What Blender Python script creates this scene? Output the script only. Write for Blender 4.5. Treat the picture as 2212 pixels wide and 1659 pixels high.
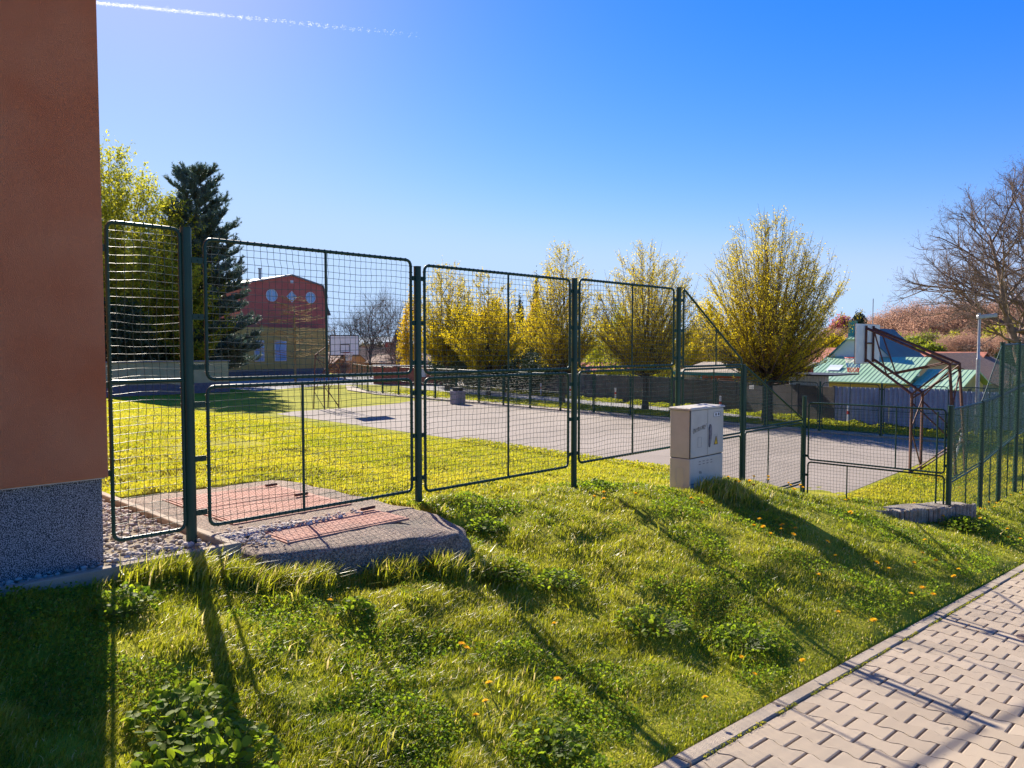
import bpy, math, random
import numpy as np
from mathutils import Vector, Matrix
R = math.radians
for o in list(bpy.data.objects): bpy.data.objects.remove(o)
scene = bpy.context.scene
COL = scene.collection
# ------------------------------------------------------------------ camera
CAMZ = 1.6
cam_d = bpy.data.cameras.new("camera"); cam = bpy.data.objects.new("camera", cam_d); COL.objects.link(cam)
cam.location = (0, 0, CAMZ)
cam.rotation_euler = (R(90) - math.atan(79.5/1650), 0, R(44 - 90))
cam_d.sensor_fit = 'HORIZONTAL'; cam_d.sensor_width = 36; cam_d.lens = 36*1650/2212
cam_d.clip_start = 0.05; cam_d.clip_end = 60000
scene.camera = cam
# ------------------------------------------------------------------ world, sun, exposure
SUN_AZ, SUN_EL = R(71.2), R(32.6)
w = bpy.data.worlds.new("World"); scene.world = w; w.use_nodes = True
nt = w.node_tree; nt.nodes.clear()
out = nt.nodes.new('ShaderNodeOutputWorld'); bg = nt.nodes.new('ShaderNodeBackground')
sky = nt.nodes.new('ShaderNodeTexSky'); sky.sky_type = 'NISHITA'; sky.sun_disc = False
sky.sun_elevation = SUN_EL; sky.sun_rotation = R(90) - SUN_AZ
sky.altitude = 300; sky.air_density = 1.0; sky.dust_density = 0.2; sky.ozone_density = 4.0
def vmul(v):
    n = nt.nodes.new('ShaderNodeVectorMath'); n.operation = 'MULTIPLY'; n.inputs[1].default_value = v; return n
pre = vmul((1, 1, 1)); gm = nt.nodes.new('ShaderNodeGamma'); gm.inputs['Gamma'].default_value = 1.0
hs = nt.nodes.new('ShaderNodeHueSaturation'); hs.inputs['Saturation'].default_value = 1.38
post_ = vmul((.83, .53, .78))
bg.inputs['Strength'].default_value = 0.080
ch = [sky, pre, gm, hs, post_, bg, out]
nt.links.new(sky.outputs[0], pre.inputs[0]); nt.links.new(pre.outputs[0], gm.inputs[0]); nt.links.new(gm.outputs[0], hs.inputs['Color'])
nt.links.new(hs.outputs[0], post_.inputs[0])
sx = nt.nodes.new('ShaderNodeSeparateXYZ'); cx_ = nt.nodes.new('ShaderNodeCombineXYZ'); nt.links.new(post_.outputs[0], sx.inputs[0])
for i_, cap in enumerate((1.98, 2.75, 4.0)):
    mn = nt.nodes.new('ShaderNodeMath'); mn.operation = 'SMOOTH_MIN'; mn.inputs[1].default_value = cap; mn.inputs[2].default_value = 1.2
    nt.links.new(sx.outputs[i_], mn.inputs[0]); nt.links.new(mn.outputs[0], cx_.inputs[i_])
nt.links.new(cx_.outputs[0], bg.inputs[0]); nt.links.new(bg.outputs[0], out.inputs[0])
sd = Vector((math.cos(SUN_EL)*math.cos(SUN_AZ), math.cos(SUN_EL)*math.sin(SUN_AZ), math.sin(SUN_EL)))
sun_d = bpy.data.lights.new("sun", 'SUN'); sun_d.energy = 3.25; sun_d.angle = R(0.5); sun_d.color = (1.0, 0.90, 0.76)
sun = bpy.data.objects.new("sun", sun_d); COL.objects.link(sun)
sun.rotation_euler = sd.to_track_quat('Z', 'Y').to_euler()
scene.view_settings.view_transform = 'Standard'; scene.view_settings.look = 'None'
scene.view_settings.exposure = 1.78; scene.view_settings.gamma = 1; scene.view_settings.use_curve_mapping = False
scene.cycles.max_bounces = 8; scene.cycles.transparent_max_bounces = 16
scene.cycles.diffuse_bounces = 4

# ------------------------------------------------------------------ helpers
def mat(name, col, col2=None, scale=5.0, rough=0.8, detail=4.0, bump=0.0, bscale=60.0, metal=0.0, spec=0.5,
        trans=0.0, tcol=None, attr=False, ramp=(0.35, 0.65), stretch=None, third=None):
    m = bpy.data.materials.new(name); m.use_nodes = True; n = m.node_tree.nodes; l = m.node_tree.links
    b = n['Principled BSDF']; b.inputs['Roughness'].default_value = rough; b.inputs['Metallic'].default_value = metal
    b.inputs['Specular IOR Level'].default_value = spec
    b.inputs['Base Color'].default_value = (*col, 1)
    tc = n.new('ShaderNodeTexCoord'); mp = n.new('ShaderNodeMapping'); l.new(tc.outputs['Object'], mp.inputs[0])
    if stretch: mp.inputs['Scale'].default_value = stretch
    src = None
    if col2:
        cr = n.new('ShaderNodeValToRGB')
        cr.color_ramp.elements[0].color = (*col, 1); cr.color_ramp.elements[1].color = (*col2, 1)
        if attr:
            a = n.new('ShaderNodeAttribute'); a.attribute_name = 'tint'; l.new(a.outputs['Fac'], cr.inputs[0])
            cr.color_ramp.elements[0].position = 0.0; cr.color_ramp.elements[1].position = 1.0
        else:
            t = n.new('ShaderNodeTexNoise'); t.inputs['Scale'].default_value = scale; t.inputs['Detail'].default_value = detail
            l.new(mp.outputs[0], t.inputs['Vector']); l.new(t.outputs['Fac'], cr.inputs[0])
            cr.color_ramp.elements[0].position = ramp[0]; cr.color_ramp.elements[1].position = ramp[1]
        if third:
            e = cr.color_ramp.elements.new(third[0]); e.color = (*third[1], 1)
        src = cr.outputs[0]; l.new(src, b.inputs['Base Color'])
    if bump > 0:
        t2 = n.new('ShaderNodeTexNoise'); t2.inputs['Scale'].default_value = bscale; t2.inputs['Detail'].default_value = 3
        l.new(mp.outputs[0], t2.inputs['Vector'])
        bp = n.new('ShaderNodeBump'); bp.inputs['Strength'].default_value = bump; bp.inputs['Distance'].default_value = 0.02
        l.new(t2.outputs['Fac'], bp.inputs['Height']); l.new(bp.outputs[0], b.inputs['Normal'])
    if trans > 0:
        tr = n.new('ShaderNodeBsdfTranslucent'); mx = n.new('ShaderNodeMixShader'); mx.inputs[0].default_value = trans
        if src and not tcol:
            hsn = n.new('ShaderNodeHueSaturation'); hsn.inputs['Value'].default_value = 1.7; hsn.inputs['Hue'].default_value = 0.498 if 'leaf' in name else 0.49
            hsn.inputs['Saturation'].default_value = 1.05
            l.new(src, hsn.inputs['Color']); l.new(hsn.outputs[0], tr.inputs[0])
        else: tr.inputs[0].default_value = (*(tcol or col), 1)
        l.new(b.outputs[0], mx.inputs[1]); l.new(tr.outputs[0], mx.inputs[2]); l.new(mx.outputs[0], n['Material Output'].inputs['Surface'])
    return m

def np_mesh(name, V, faces, mats=None, parent=None, tint=None, smooth=False, midx=None):
    """faces: list of int arrays (m,k); tint: per-vertex float; midx: list of material index per face array"""
    me = bpy.data.meshes.new(name); V = np.asarray(V, np.float32)
    me.vertices.add(len(V)); me.vertices.foreach_set('co', V.ravel())
    loops = []; starts = []; tot = 0; mi = []
    for k, f in enumerate(faces):
        f = np.asarray(f, np.int32)
        if f.size == 0: continue
        loops.append(f.ravel()); starts.append(np.arange(len(f))*f.shape[1] + tot); tot += f.size
        mi.append(np.full(len(f), midx[k] if midx is not None else 0, np.int32))
    loops = np.concatenate(loops); starts = np.concatenate(starts).astype(np.int32); mi = np.concatenate(mi)
    me.loops.add(len(loops)); me.loops.foreach_set('vertex_index', loops)
    me.polygons.add(len(starts)); me.polygons.foreach_set('loop_start', starts)
    me.polygons.foreach_set('material_index', mi)
    me.polygons.foreach_set('use_smooth', np.full(len(starts), bool(smooth)))
    if tint is not None:
        a = me.attributes.new('tint', 'FLOAT', 'POINT'); a.data.foreach_set('value', np.asarray(tint, np.float32))
    me.update(calc_edges=True); me.validate()
    if mats is not None:
        for m in (mats if isinstance(mats, (list, tuple)) else [mats]): me.materials.append(m)
    o = bpy.data.objects.new(name, me); COL.objects.link(o)
    if parent is not None: o.parent = parent
    return o

class MB:
    """collects plain shapes into one mesh"""
    def __init__(s): s.v = []; s.f = []; s.m = []; s.sm = []
    def add(s, vs, fs, m=0, smooth=False):
        b = len(s.v); s.v += [tuple(v) for v in vs]; s.f += [tuple(b+i for i in f) for f in fs]; s.m += [m]*len(fs); s.sm += [smooth]*len(fs)
        return s
    def box(s, x0, x1, y0, y1, z0, z1, m=0, bev=0.0, M=None):
        if bev <= 0:
            vs = [(x, y, z) for x in (x0, x1) for y in (y0, y1) for z in (z0, z1)]
            fs = [(0,1,3,2),(4,6,7,5),(0,4,5,1),(2,3,7,6),(0,2,6,4),(1,5,7,3)]
        else:
            b = bev
            vs = []; fs = []
            def ring(ins, z): return [(x0+b+ins[0]*0, y0, z)]
            def oct_(i, z):
                return [(x0+b+i,y0+i,z),(x1-b-i,y0+i,z),(x1-i,y0+b+i,z),(x1-i,y1-b-i,z),(x1-b-i,y1-i,z),(x0+b+i,y1-i,z),(x0+i,y1-b-i,z),(x0+i,y0+b+i,z)]
            rings = [oct_(b*0.7, z0), oct_(0, z0+b), oct_(0, z1-b), oct_(b*0.7, z1)]
            for r_ in rings: vs += r_
            for k in range(3):
                for i in range(8): fs.append((k*8+i, k*8+(i+1)%8, k*8+8+(i+1)%8, k*8+8+i))
            fs.append(tuple(range(7, -1, -1))); fs.append(tuple(range(24, 32)))
        if M is not None: vs = [tuple(M @ Vector(v)) for v in vs]
        return s.add(vs, fs, m)
    def tube(s, pts, r, n=8, m=0, caps=True, closed=False, smooth=True):
        P = [Vector(p) for p in pts]; N = len(P); rs = r if isinstance(r, (list, tuple)) else [r]*N
        T = []
        for i in range(N):
            if closed: t = (P[(i+1) % N]-P[i-1])
            else: t = (P[min(i+1, N-1)]-P[max(i-1, 0)])
            T.append(t.normalized() if t.length > 1e-9 else Vector((0, 0, 1)))
        up = Vector((0, 0, 1)) if abs(T[0].z) < 0.9 else Vector((1, 0, 0))
        u = T[0].cross(up).normalized(); vs = []
        for i in range(N):
            u = (u - T[i]*u.dot(T[i])).normalized(); v = T[i].cross(u)
            for k in range(n):
                a = 2*math.pi*k/n; vs.append(P[i] + (u*math.cos(a)+v*math.sin(a))*rs[i])
        fs = []
        for i in range(N if closed else N-1):
            j = (i+1) % N
            for k in range(n): fs.append((i*n+k, i*n+(k+1) % n, j*n+(k+1) % n, j*n+k))
        s.add(vs, fs, m, smooth)
        if caps and not closed:
            s.add(vs[:n], [tuple(range(n-1, -1, -1))], m); s.add(vs[-n:], [tuple(range(n))], m)
        return s
    def prism(s, poly, axis, a, b, m=0):
        """poly in 2D extruded along axis ('x','y','z') from a to b"""
        def P(p, t): return {'x': (t, p[0], p[1]), 'y': (p[0], t, p[1]), 'z': (p[0], p[1], t)}[axis]
        n = len(poly); vs = [P(p, a) for p in poly]+[P(p, b) for p in poly]
        fs = [(i, (i+1) % n, n+(i+1) % n, n+i) for i in range(n)] + [tuple(range(n-1, -1, -1)), tuple(range(n, 2*n))]
        return s.add(vs, fs, m)
    def build(s, name, mats, parent=None, M=None):
        me = bpy.data.meshes.new(name)
        vs = s.v if M is None else [tuple(M @ Vector(v)) for v in s.v]
        me.from_pydata(vs, [], s.f)
        me.polygons.foreach_set('material_index', s.m); me.polygons.foreach_set('use_smooth', s.sm)
        for m in (mats if isinstance(mats, (list, tuple)) else [mats]): me.materials.append(m)
        me.update()
        import bmesh
        bm = bmesh.new(); bm.from_mesh(me); bmesh.ops.recalc_face_normals(bm, faces=bm.faces); bm.to_mesh(me); bm.free()
        o = bpy.data.objects.new(name, me); COL.objects.link(o)
        if parent is not None: o.parent = parent
        return o

def tag(o, label, cat, group=None, kind=None):
    if label: o['label'] = label
    if cat: o['category'] = cat
    if group: o['group'] = group
    if kind: o['kind'] = kind
    return o
def thing(name, label, cat, loc=(0, 0, 0), rz=0, group=None):
    o = bpy.data.objects.new(name, None); COL.objects.link(o); o.location = loc; o.rotation_euler = (0, 0, rz)
    o.empty_display_size = 0.2
    return tag(o, label, cat, group)
def struct(o): o['kind'] = 'structure'; return o
def copy_thing(root, loc, rz, label, scale=1.0, group=None):
    r = root.copy(); COL.objects.link(r); r.location = loc; r.rotation_euler = (0, 0, rz); r.scale = (scale,)*3 if not isinstance(scale, tuple) else scale
    r['label'] = label
    if group: r['group'] = group
    for ch in list(root.children):
        c = ch.copy(); COL.objects.link(c); c.parent = r
        for g in list(ch.children):
            d = g.copy(); COL.objects.link(d); d.parent = c
    return r
def spot(px, depth):
    """ground plan position seen in image column px (of 2212) at a given depth from the camera plane"""
    a = math.atan((px-1106)/1650); th = R(44)-a; d = depth/math.cos(a)
    return d*math.cos(th), d*math.sin(th)
def zat(py, depth): return CAMZ - (py-750)/1650*depth

# value noise (vectorised)
_rng = np.random.default_rng(5); _G = _rng.random((256, 256)).astype(np.float32)
def vnoise(x, y, s=1.0, off=0):
    x = np.asarray(x, float)*s+off+500; y = np.asarray(y, float)*s+off*1.7+500
    xi = np.floor(x).astype(int); yi = np.floor(y).astype(int); fx = x-xi; fy = y-yi
    fx = fx*fx*(3-2*fx); fy = fy*fy*(3-2*fy)
    g = lambda a, b: _G[a % 256, b % 256]
    return (g(xi, yi)*(1-fx)+g(xi+1, yi)*fx)*(1-fy)+(g(xi, yi+1)*(1-fx)+g(xi+1, yi+1)*fx)*fy
def sm(t): t = np.clip(t, 0, 1); return t*t*(3-2*t)
TX = [-40, -10, 1.6, 4, 6.1, 8.1, 9.76, 11.77, 13.5, 15, 17, 18, 60]; TZ = [.5, .45, .33, .27, .14, -.05, -.3, -.78, -1.25, -1.55, -1.72, -1.747, -1.747]
GX = [11.77, 13.5, 14.7, 16, 20, 30, 60]; GZ = [-.62, -.95, -.97, -1.02, -1.35, -1.6, -1.747]
def S(X):  # pavement height along its length
    X = np.asarray(X, float); return np.where(X < 20, -.03-.0885*X, -1.8) * 1.0
def H0(X, Y):
    X = np.asarray(X, float); Y = np.asarray(Y, float)
    s = S(np.clip(X, -30, 20)); t = np.interp(X, TX, TZ); k = sm((X-11.3)/1.0)
    q = np.clip((Y-1.8)/3.1, 0, 1); kx = sm((X-4.0)/2.5); pr = sm((Y-1.8)/3.0*.9+.05)*(1-kx)+(1-(1-q)**1.9)*kx
    a = np.where(Y < 5.2, s+(t-s)*pr, t)
    g = np.interp(X, GX, GZ)
    b = np.where(Y < 2.95, s+(g-s)*sm((Y-1.8)/1.15), g+(np.minimum(t, g)-g)*sm((Y-2.95)/2.5))
    z = a*(1-k)+b*k
    dip = sm((X-1.2)/1.2)*(1-sm((X-4.1)/.8))*sm((Y-2.2)/1.6)*(Y < 4.62)      # bank lies lower below the kerb and slab
    z = z-.10*dip
    z = np.where((X > 2.2) & (X < 3.96) & (Y > 4.0) & (Y < 7.0), np.minimum(z, .12), z)
    z = np.where(Y < 1.8, s, z)
    far = sm((Y-34)/14)                        # lawn sinks to the level of the yard in the distance
    z = z*(1-far)+(-1.747)*far
    back = sm((-Y-3)/20); z = z*(1-back)+np.minimum(z, s)*back
    return z
def H(X, Y):
    z = H0(X, Y)
    m = sm((np.asarray(Y)-1.95)/.5)*(1-sm((np.hypot(X, Y)-14)/8))
    return z + m*((vnoise(X, Y, 2.2)-.5)*.09+(vnoise(X, Y, 6, 9)-.5)*.045)

# ------------------------------------------------------------------ materials
M = {}
M['ground'] = mat('ground_grass', (.17, .19, .014), (.36, .34, .03), scale=1.3, rough=1, detail=8, bump=.6, bscale=35, spec=.1, ramp=(.3, .7))
M['soil'] = mat('soil', (.05, .055, .02), (.13, .12, .035), scale=3, rough=1, detail=6, bump=.6, bscale=40, spec=.1)
M['blade'] = mat('grass_blade', (.055, .11, .011), (.60, .50, .22), attr=True, rough=.4, spec=.5, trans=.5, third=(.74, (.33, .35, .028)))
M['lawn_blade'] = mat('lawn_blade', (.16, .21, .014), (.46, .42, .05), attr=True, rough=.55, spec=.3, trans=.5)
M['weed'] = mat('weed_leaf', (.06, .125, .014), (.26, .33, .03), attr=True, rough=.6, spec=.2, trans=.55)
M['green'] = mat('green_coat', (.004, .038, .026), (.008, .056, .038), scale=3, rough=.42, spec=.35, bump=.05, bscale=30)
M['wire'] = mat('green_wire', (.006, .04, .028), (.012, .06, .04), scale=8, rough=.3, spec=.5)
M['tan_block'] = mat('paving_block', (.34, .272, .195), (.46, .375, .275), attr=True, rough=.9, bump=.35, bscale=220, spec=.3)
M['kerb'] = mat('kerb_concrete', (.29, .235, .17), (.38, .315, .24), scale=3, rough=.9, bump=.35, bscale=150, detail=8)
M['sand'] = mat('joint_sand', (.22, .18, .13), (.32, .26, .18), scale=30, rough=1, bump=.5, bscale=200)
M['concrete'] = mat('aggregate_concrete', (.14, .11, .088), (.46, .36, .275), scale=75, rough=.95, bump=1.0, bscale=120, detail=6, ramp=(.4, .62))
M['old_conc'] = mat('old_concrete', (.20, .17, .13), (.36, .32, .26), scale=9, rough=.95, bump=.8, bscale=60, detail=8)
M['asphalt'] = mat('court_asphalt', (.215, .18, .15), (.30, .255, .215), scale=.35, rough=.95, bump=.3, bscale=90, detail=9, ramp=(.3, .7))
M['path'] = mat('path_asphalt', (.23, .23, .235), (.33, .32, .31), scale=.8, rough=.95, bump=.3, bscale=60, detail=8)
M['stucco'] = mat('orange_stucco', (.84, .23, .085), (.94, .33, .145), scale=2.2, rough=.95, bump=.9, bscale=260, detail=9, ramp=(.3, .72))
M['plinth'] = mat('speckled_plinth', (.02, .02, .024), (.52, .50, .50), scale=190, rough=.8, detail=2, bump=.6, bscale=200, ramp=(.44, .60))
M['pebble'] = mat('pebbles', (.24, .20, .17), (.62, .55, .48), attr=True, rough=.85, bump=.3, bscale=80)
M['rustplate'] = mat('primer_plate', (.33, .165, .12), (.46, .26, .20), scale=12, rough=.85, spec=.2, detail=8, ramp=(.3, .7))
M['rust'] = mat('rusty_steel', (.06, .02, .014), (.14, .048, .028), scale=14, rough=.7, detail=6, bump=.3, bscale=60)
M['cab'] = mat('cabinet_plastic', (.50, .46, .38), (.58, .545, .465), scale=5, rough=.6, detail=8, bump=.06, bscale=60, ramp=(.3, .7))
M['cabdark'] = mat('cabinet_gap', (.05, .05, .05), rough=.8)
M['handle'] = mat('lock_handle', (.10, .09, .11), (.20, .19, .22), scale=20, rough=.5)
M['ink'] = mat('marker_ink', (.02, .02, .025), rough=.7)
M['white'] = mat('white_paint', (.70, .70, .70), (.80, .80, .79), scale=4, rough=.6)
M['black'] = mat('black_paint', (.02, .02, .022), rough=.6)
M['yellow'] = mat('warning_yellow', (.75, .48, .02), rough=.6)
M['red'] = mat('red_paint', (.55, .03, .02), rough=.5)
M['blue'] = mat('blue_cord', (.04, .16, .50), rough=.7)
M['dand'] = mat('dandelion_petals', (.90, .52, .01), (.98, .64, .02), scale=60, rough=.8, trans=.35, tcol=(.95, .60, .02), spec=.1)
M['stem'] = mat('flower_stem', (.16, .22, .06), rough=.6, trans=.2)
M['bark'] = mat('bark', (.05, .036, .026), (.13, .10, .075), scale=10, rough=1, bump=.8, bscale=30, stretch=(1, 1, .25))
M['leaf_y'] = mat('spring_leaf', (.21, .19, .02), (.64, .50, .04), attr=True, rough=.6, spec=.15, trans=.55)
M['leaf_yg'] = mat('lime_leaf', (.15, .19, .02), (.50, .45, .05), attr=True, rough=.6, spec=.15, trans=.55)
M['forsythia'] = mat('yellow_bloom_leaf', (.30, .24, .015), (.66, .46, .02), attr=True, rough=.6, trans=.45)
M['needle'] = mat('pine_needle', (.05, .10, .085), (.17, .24, .18), attr=True, rough=.55, trans=.15)
M['hedge'] = mat('dark_conifer', (.018, .035, .014), (.05, .08, .025), attr=True, rough=.7, trans=.1)
M['far_green'] = mat('far_tree_leaf', (.10, .14, .015), (.28, .31, .03), attr=True, rough=.6, trans=.4)
M['pinkleaf'] = mat('pink_blossom', (.30, .09, .09), (.55, .22, .20), attr=True, rough=.6, trans=.4)
M['bud'] = mat('brown_buds', (.26, .16, .11), (.46, .31, .22), attr=True, rough=1, trans=.5, spec=.05)
M['twig'] = mat('bare_twigs', (.24, .15, .11), (.36, .25, .19), scale=3, rough=1)
M['twig_dark'] = mat('dark_twigs', (.06, .04, .035), (.14, .10, .085), scale=3, rough=1)
M['twig_gold'] = mat('golden_twigs', (.30, .20, .07), (.45, .32, .12), scale=3, rough=1)
M['twig_big'] = mat('big_tree_bark', (.16, .11, .085), (.28, .20, .155), scale=3, rough=1)
M['slabfence'] = mat('grey_concrete_panel', (.085, .08, .085), (.135, .125, .125), scale=2, rough=.95, detail=8, bump=.4, bscale=30)
M['corr'] = mat('corrugated_sheet', (.22, .26, .34), (.36, .40, .48), scale=1.2, rough=.5, detail=7)
M['redwall'] = mat('red_facade', (.50, .13, .10), (.57, .16, .125), scale=1, rough=.95, bump=.2, bscale=40)
M['ochre'] = mat('ochre_facade', (.48, .35, .11), (.54, .40, .14), scale=1, rough=.95)
M['greyplinth'] = mat('grey_base', (.10, .115, .15), (.14, .155, .19), scale=6, rough=.95)
M['roofgrey'] = mat('grey_roof', (.20, .22, .25), rough=.6)
M['glass'] = mat('window_glass', (.16, .36, .62), rough=.08, spec=.9)
M['frame'] = mat('window_frame', (.62, .68, .74), rough=.5)
M['greenroof'] = mat('green_sheet_roof', (.31, .49, .30), (.39, .55, .36), scale=.7, rough=.45, detail=6)
M['teal'] = mat('teal_sheet_roof', (.02, .13, .17), (.03, .17, .21), scale=.8, rough=.45)
M['tealtrim'] = mat('teal_trim', (.03, .25, .24), rough=.5)
M['palewall'] = mat('pale_render', (.55, .60, .58), (.63, .67, .64), scale=1.5, rough=.9)
M['paleyellow'] = mat('pale_yellow_render', (.34, .36, .20), (.40, .42, .25), scale=1.5, rough=.9)
M['tile'] = mat('red_tiles', (.32, .10, .06), (.48, .17, .10), scale=6, rough=.85, bump=.4, bscale=20)
M['browntile'] = mat('brown_tiles', (.17, .10, .075), (.27, .17, .125), scale=4, rough=.9, bump=.4, bscale=20)
M['brick'] = mat('red_brick', (.30, .06, .045), (.42, .11, .08), scale=8, rough=.9)
M['galv'] = mat('galvanised', (.30, .31, .33), (.40, .41, .42), scale=12, rough=.45, metal=.5)
M['wood'] = mat('old_wood', (.20, .13, .08), (.32, .22, .14), scale=4, rough=.9, stretch=(1, 1, .2))
M['tan'] = mat('tan_render', (.45, .36, .26), rough=.9)

def overlay(m, kind, col, fac, scale, lo, hi, stretch=(1, 1, 1)):
    n = m.node_tree.nodes; l = m.node_tree.links; b = n['Principled BSDF']; base = b.inputs['Base Color'].links[0].from_socket
    tc = n.new('ShaderNodeTexCoord'); mp = n.new('ShaderNodeMapping'); mp.inputs['Scale'].default_value = stretch; l.new(tc.outputs['Object'], mp.inputs[0])
    if kind == 'crack':
        ns = n.new('ShaderNodeTexNoise'); ns.inputs['Scale'].default_value = 1.2; ns.inputs['Detail'].default_value = 6; l.new(mp.outputs[0], ns.inputs['Vector'])
        mx = n.new('ShaderNodeMix'); mx.data_type = 'VECTOR'; mx.inputs[0].default_value = .35; l.new(mp.outputs[0], mx.inputs[4]); l.new(ns.outputs['Color'], mx.inputs[5])
        t = n.new('ShaderNodeTexVoronoi'); t.feature = 'DISTANCE_TO_EDGE'; t.inputs['Scale'].default_value = scale; l.new(mx.outputs[1], t.inputs['Vector']); o_ = t.outputs['Distance']
    else:
        t = n.new('ShaderNodeTexNoise'); t.inputs['Scale'].default_value = scale; t.inputs['Detail'].default_value = 8; l.new(mp.outputs[0], t.inputs['Vector']); o_ = t.outputs['Fac']
    mr = n.new('ShaderNodeMapRange'); mr.inputs[1].default_value = lo; mr.inputs[2].default_value = hi; mr.inputs[3].default_value = fac if kind == 'crack' else 0; mr.inputs[4].default_value = 0 if kind == 'crack' else fac
    l.new(o_, mr.inputs[0]); mc_ = n.new('ShaderNodeMix'); mc_.data_type = 'RGBA'; l.new(mr.outputs[0], mc_.inputs[0]); l.new(base, mc_.inputs[6]); mc_.inputs[7].default_value = (*col, 1); l.new(mc_.outputs[2], b.inputs['Base Color'])
overlay(M['asphalt'], 'crack', (.10, .09, .07), .55, .22, 0, .004)
overlay(M['asphalt'], 'noise', (.17, .15, .13), .6, .5, .55, .75)
overlay(M['stucco'], 'noise', (.55, .30, .20), .55, 1.2, .52, .75, (1, 1, .12))
overlay(M['stucco'], 'noise', (.60, .16, .06), .5, .5, .5, .8)
overlay(M['tan_block'], 'noise', (.24, .21, .17), .55, 1.6, .52, .75)
overlay(M['tan_block'], 'noise', (.20, .18, .15), .7, 14, .66, .74)
overlay(M['kerb'], 'noise', (.20, .18, .15), .6, 4, .5, .7)
overlay(M['cab'], 'noise', (.36, .35, .32), .5, 2.2, .5, .75, (1, 1, .2))
overlay(M['rustplate'], 'noise', (.17, .12, .10), .7, 3, .45, .7)
overlay(M['concrete'], 'noise', (.16, .16, .13), .6, 3, .5, .7)
overlay(M['slabfence'], 'noise', (.17, .15, .13), .5, .6, .5, .75, (1, 1, .4))

# ------------------------------------------------------------------ ground, court, paths
def grid_sheet(name, xs, ys, zf, m):
    X, Y = np.meshgrid(xs, ys, indexing='ij'); Z = zf(X, Y); nx, ny = X.shape
    V = np.stack([X, Y, Z], -1).reshape(-1, 3); i = np.arange(nx-1)[:, None]*ny+np.arange(ny-1)[None]
    i = i.ravel(); F = np.stack([i, i+ny, i+ny+1, i+1], 1)
    return np_mesh(name, V, [F], m, smooth=True)
xs = np.concatenate([-np.geomspace(4000, 7, 26), np.arange(-6, 19, .1), np.arange(19, 60, .8), np.geomspace(61, 5000, 34)])
ys = np.concatenate([-np.geomspace(4000, 4, 26), np.arange(-3, 10, .1), np.arange(10, 62, .8), np.geomspace(63, 5000, 34)])
def zg(X, Y):
    z = H(X, Y)
    z = np.where(Y < 1.86, z-.09, z)
    z = np.where((X < 2.2) & (Y > 4.75), z-.10, z)        # under the gravel bed
    dist = np.hypot(X, Y); z = z - np.clip(dist-300, 0, None)*.004
    return z
struct(grid_sheet('ground', xs, ys, zg, M['ground']))

CZ = -1.74
def edge_poly_sheet(name, poly, z, m, thick=.12):
    b = MB(); b.prism(poly, 'z', z-thick, z); return struct(b.build(name, m))
edge_poly_sheet('basketball_court', [(16.6, 6.5), (17.0, 10.5), (17.95, 11.5), (18.1, 14), (18.3, 17.8), (18.6, 22), (19.0, 29), (19.25, 35), (20.5, 35.7), (24, 35.8), (27.5, 36.3), (31.0, 38), (31.2, 33), (30.3, 23), (29.7, 12), (29.5, 6.9)], CZ, M['asphalt'], .22)
# kerb strip along the far side of the court, curving away at its north end
b = MB(); b.prism([(29.7, 6.9), (29.7, 12), (30.3, 23), (31.2, 33), (31.4, 38), (31.9, 44), (33.5, 50), (37, 55.5), (37.6, 54.8), (34.3, 49.3), (32.8, 43.6), (32.2, 38), (32, 33), (31.0, 23), (30.4, 12), (30.4, 6.9)], 'z', CZ-.1, CZ+.06); struct(b.build('court_edge_kerb', M['kerb']))
# tarmac path behind the trees, opening to a yard to the north
edge_poly_sheet('footpath', [(32.0, 4), (32.4, 12), (33.2, 20), (34.6, 30), (36.6, 42), (40, 52), (43, 50), (40.2, 40), (37.8, 30), (35.7, 20.5), (33.2, 13.2), (33.0, 4)], CZ+.012, M['path'])
edge_poly_sheet('yard', [(28.6, 54.6), (33, 56.5), (37, 58.3), (39.5, 57.5), (41, 53), (44, 47), (66, 62), (62, 78), (28, 70)], CZ-.002, M['path'])

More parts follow.
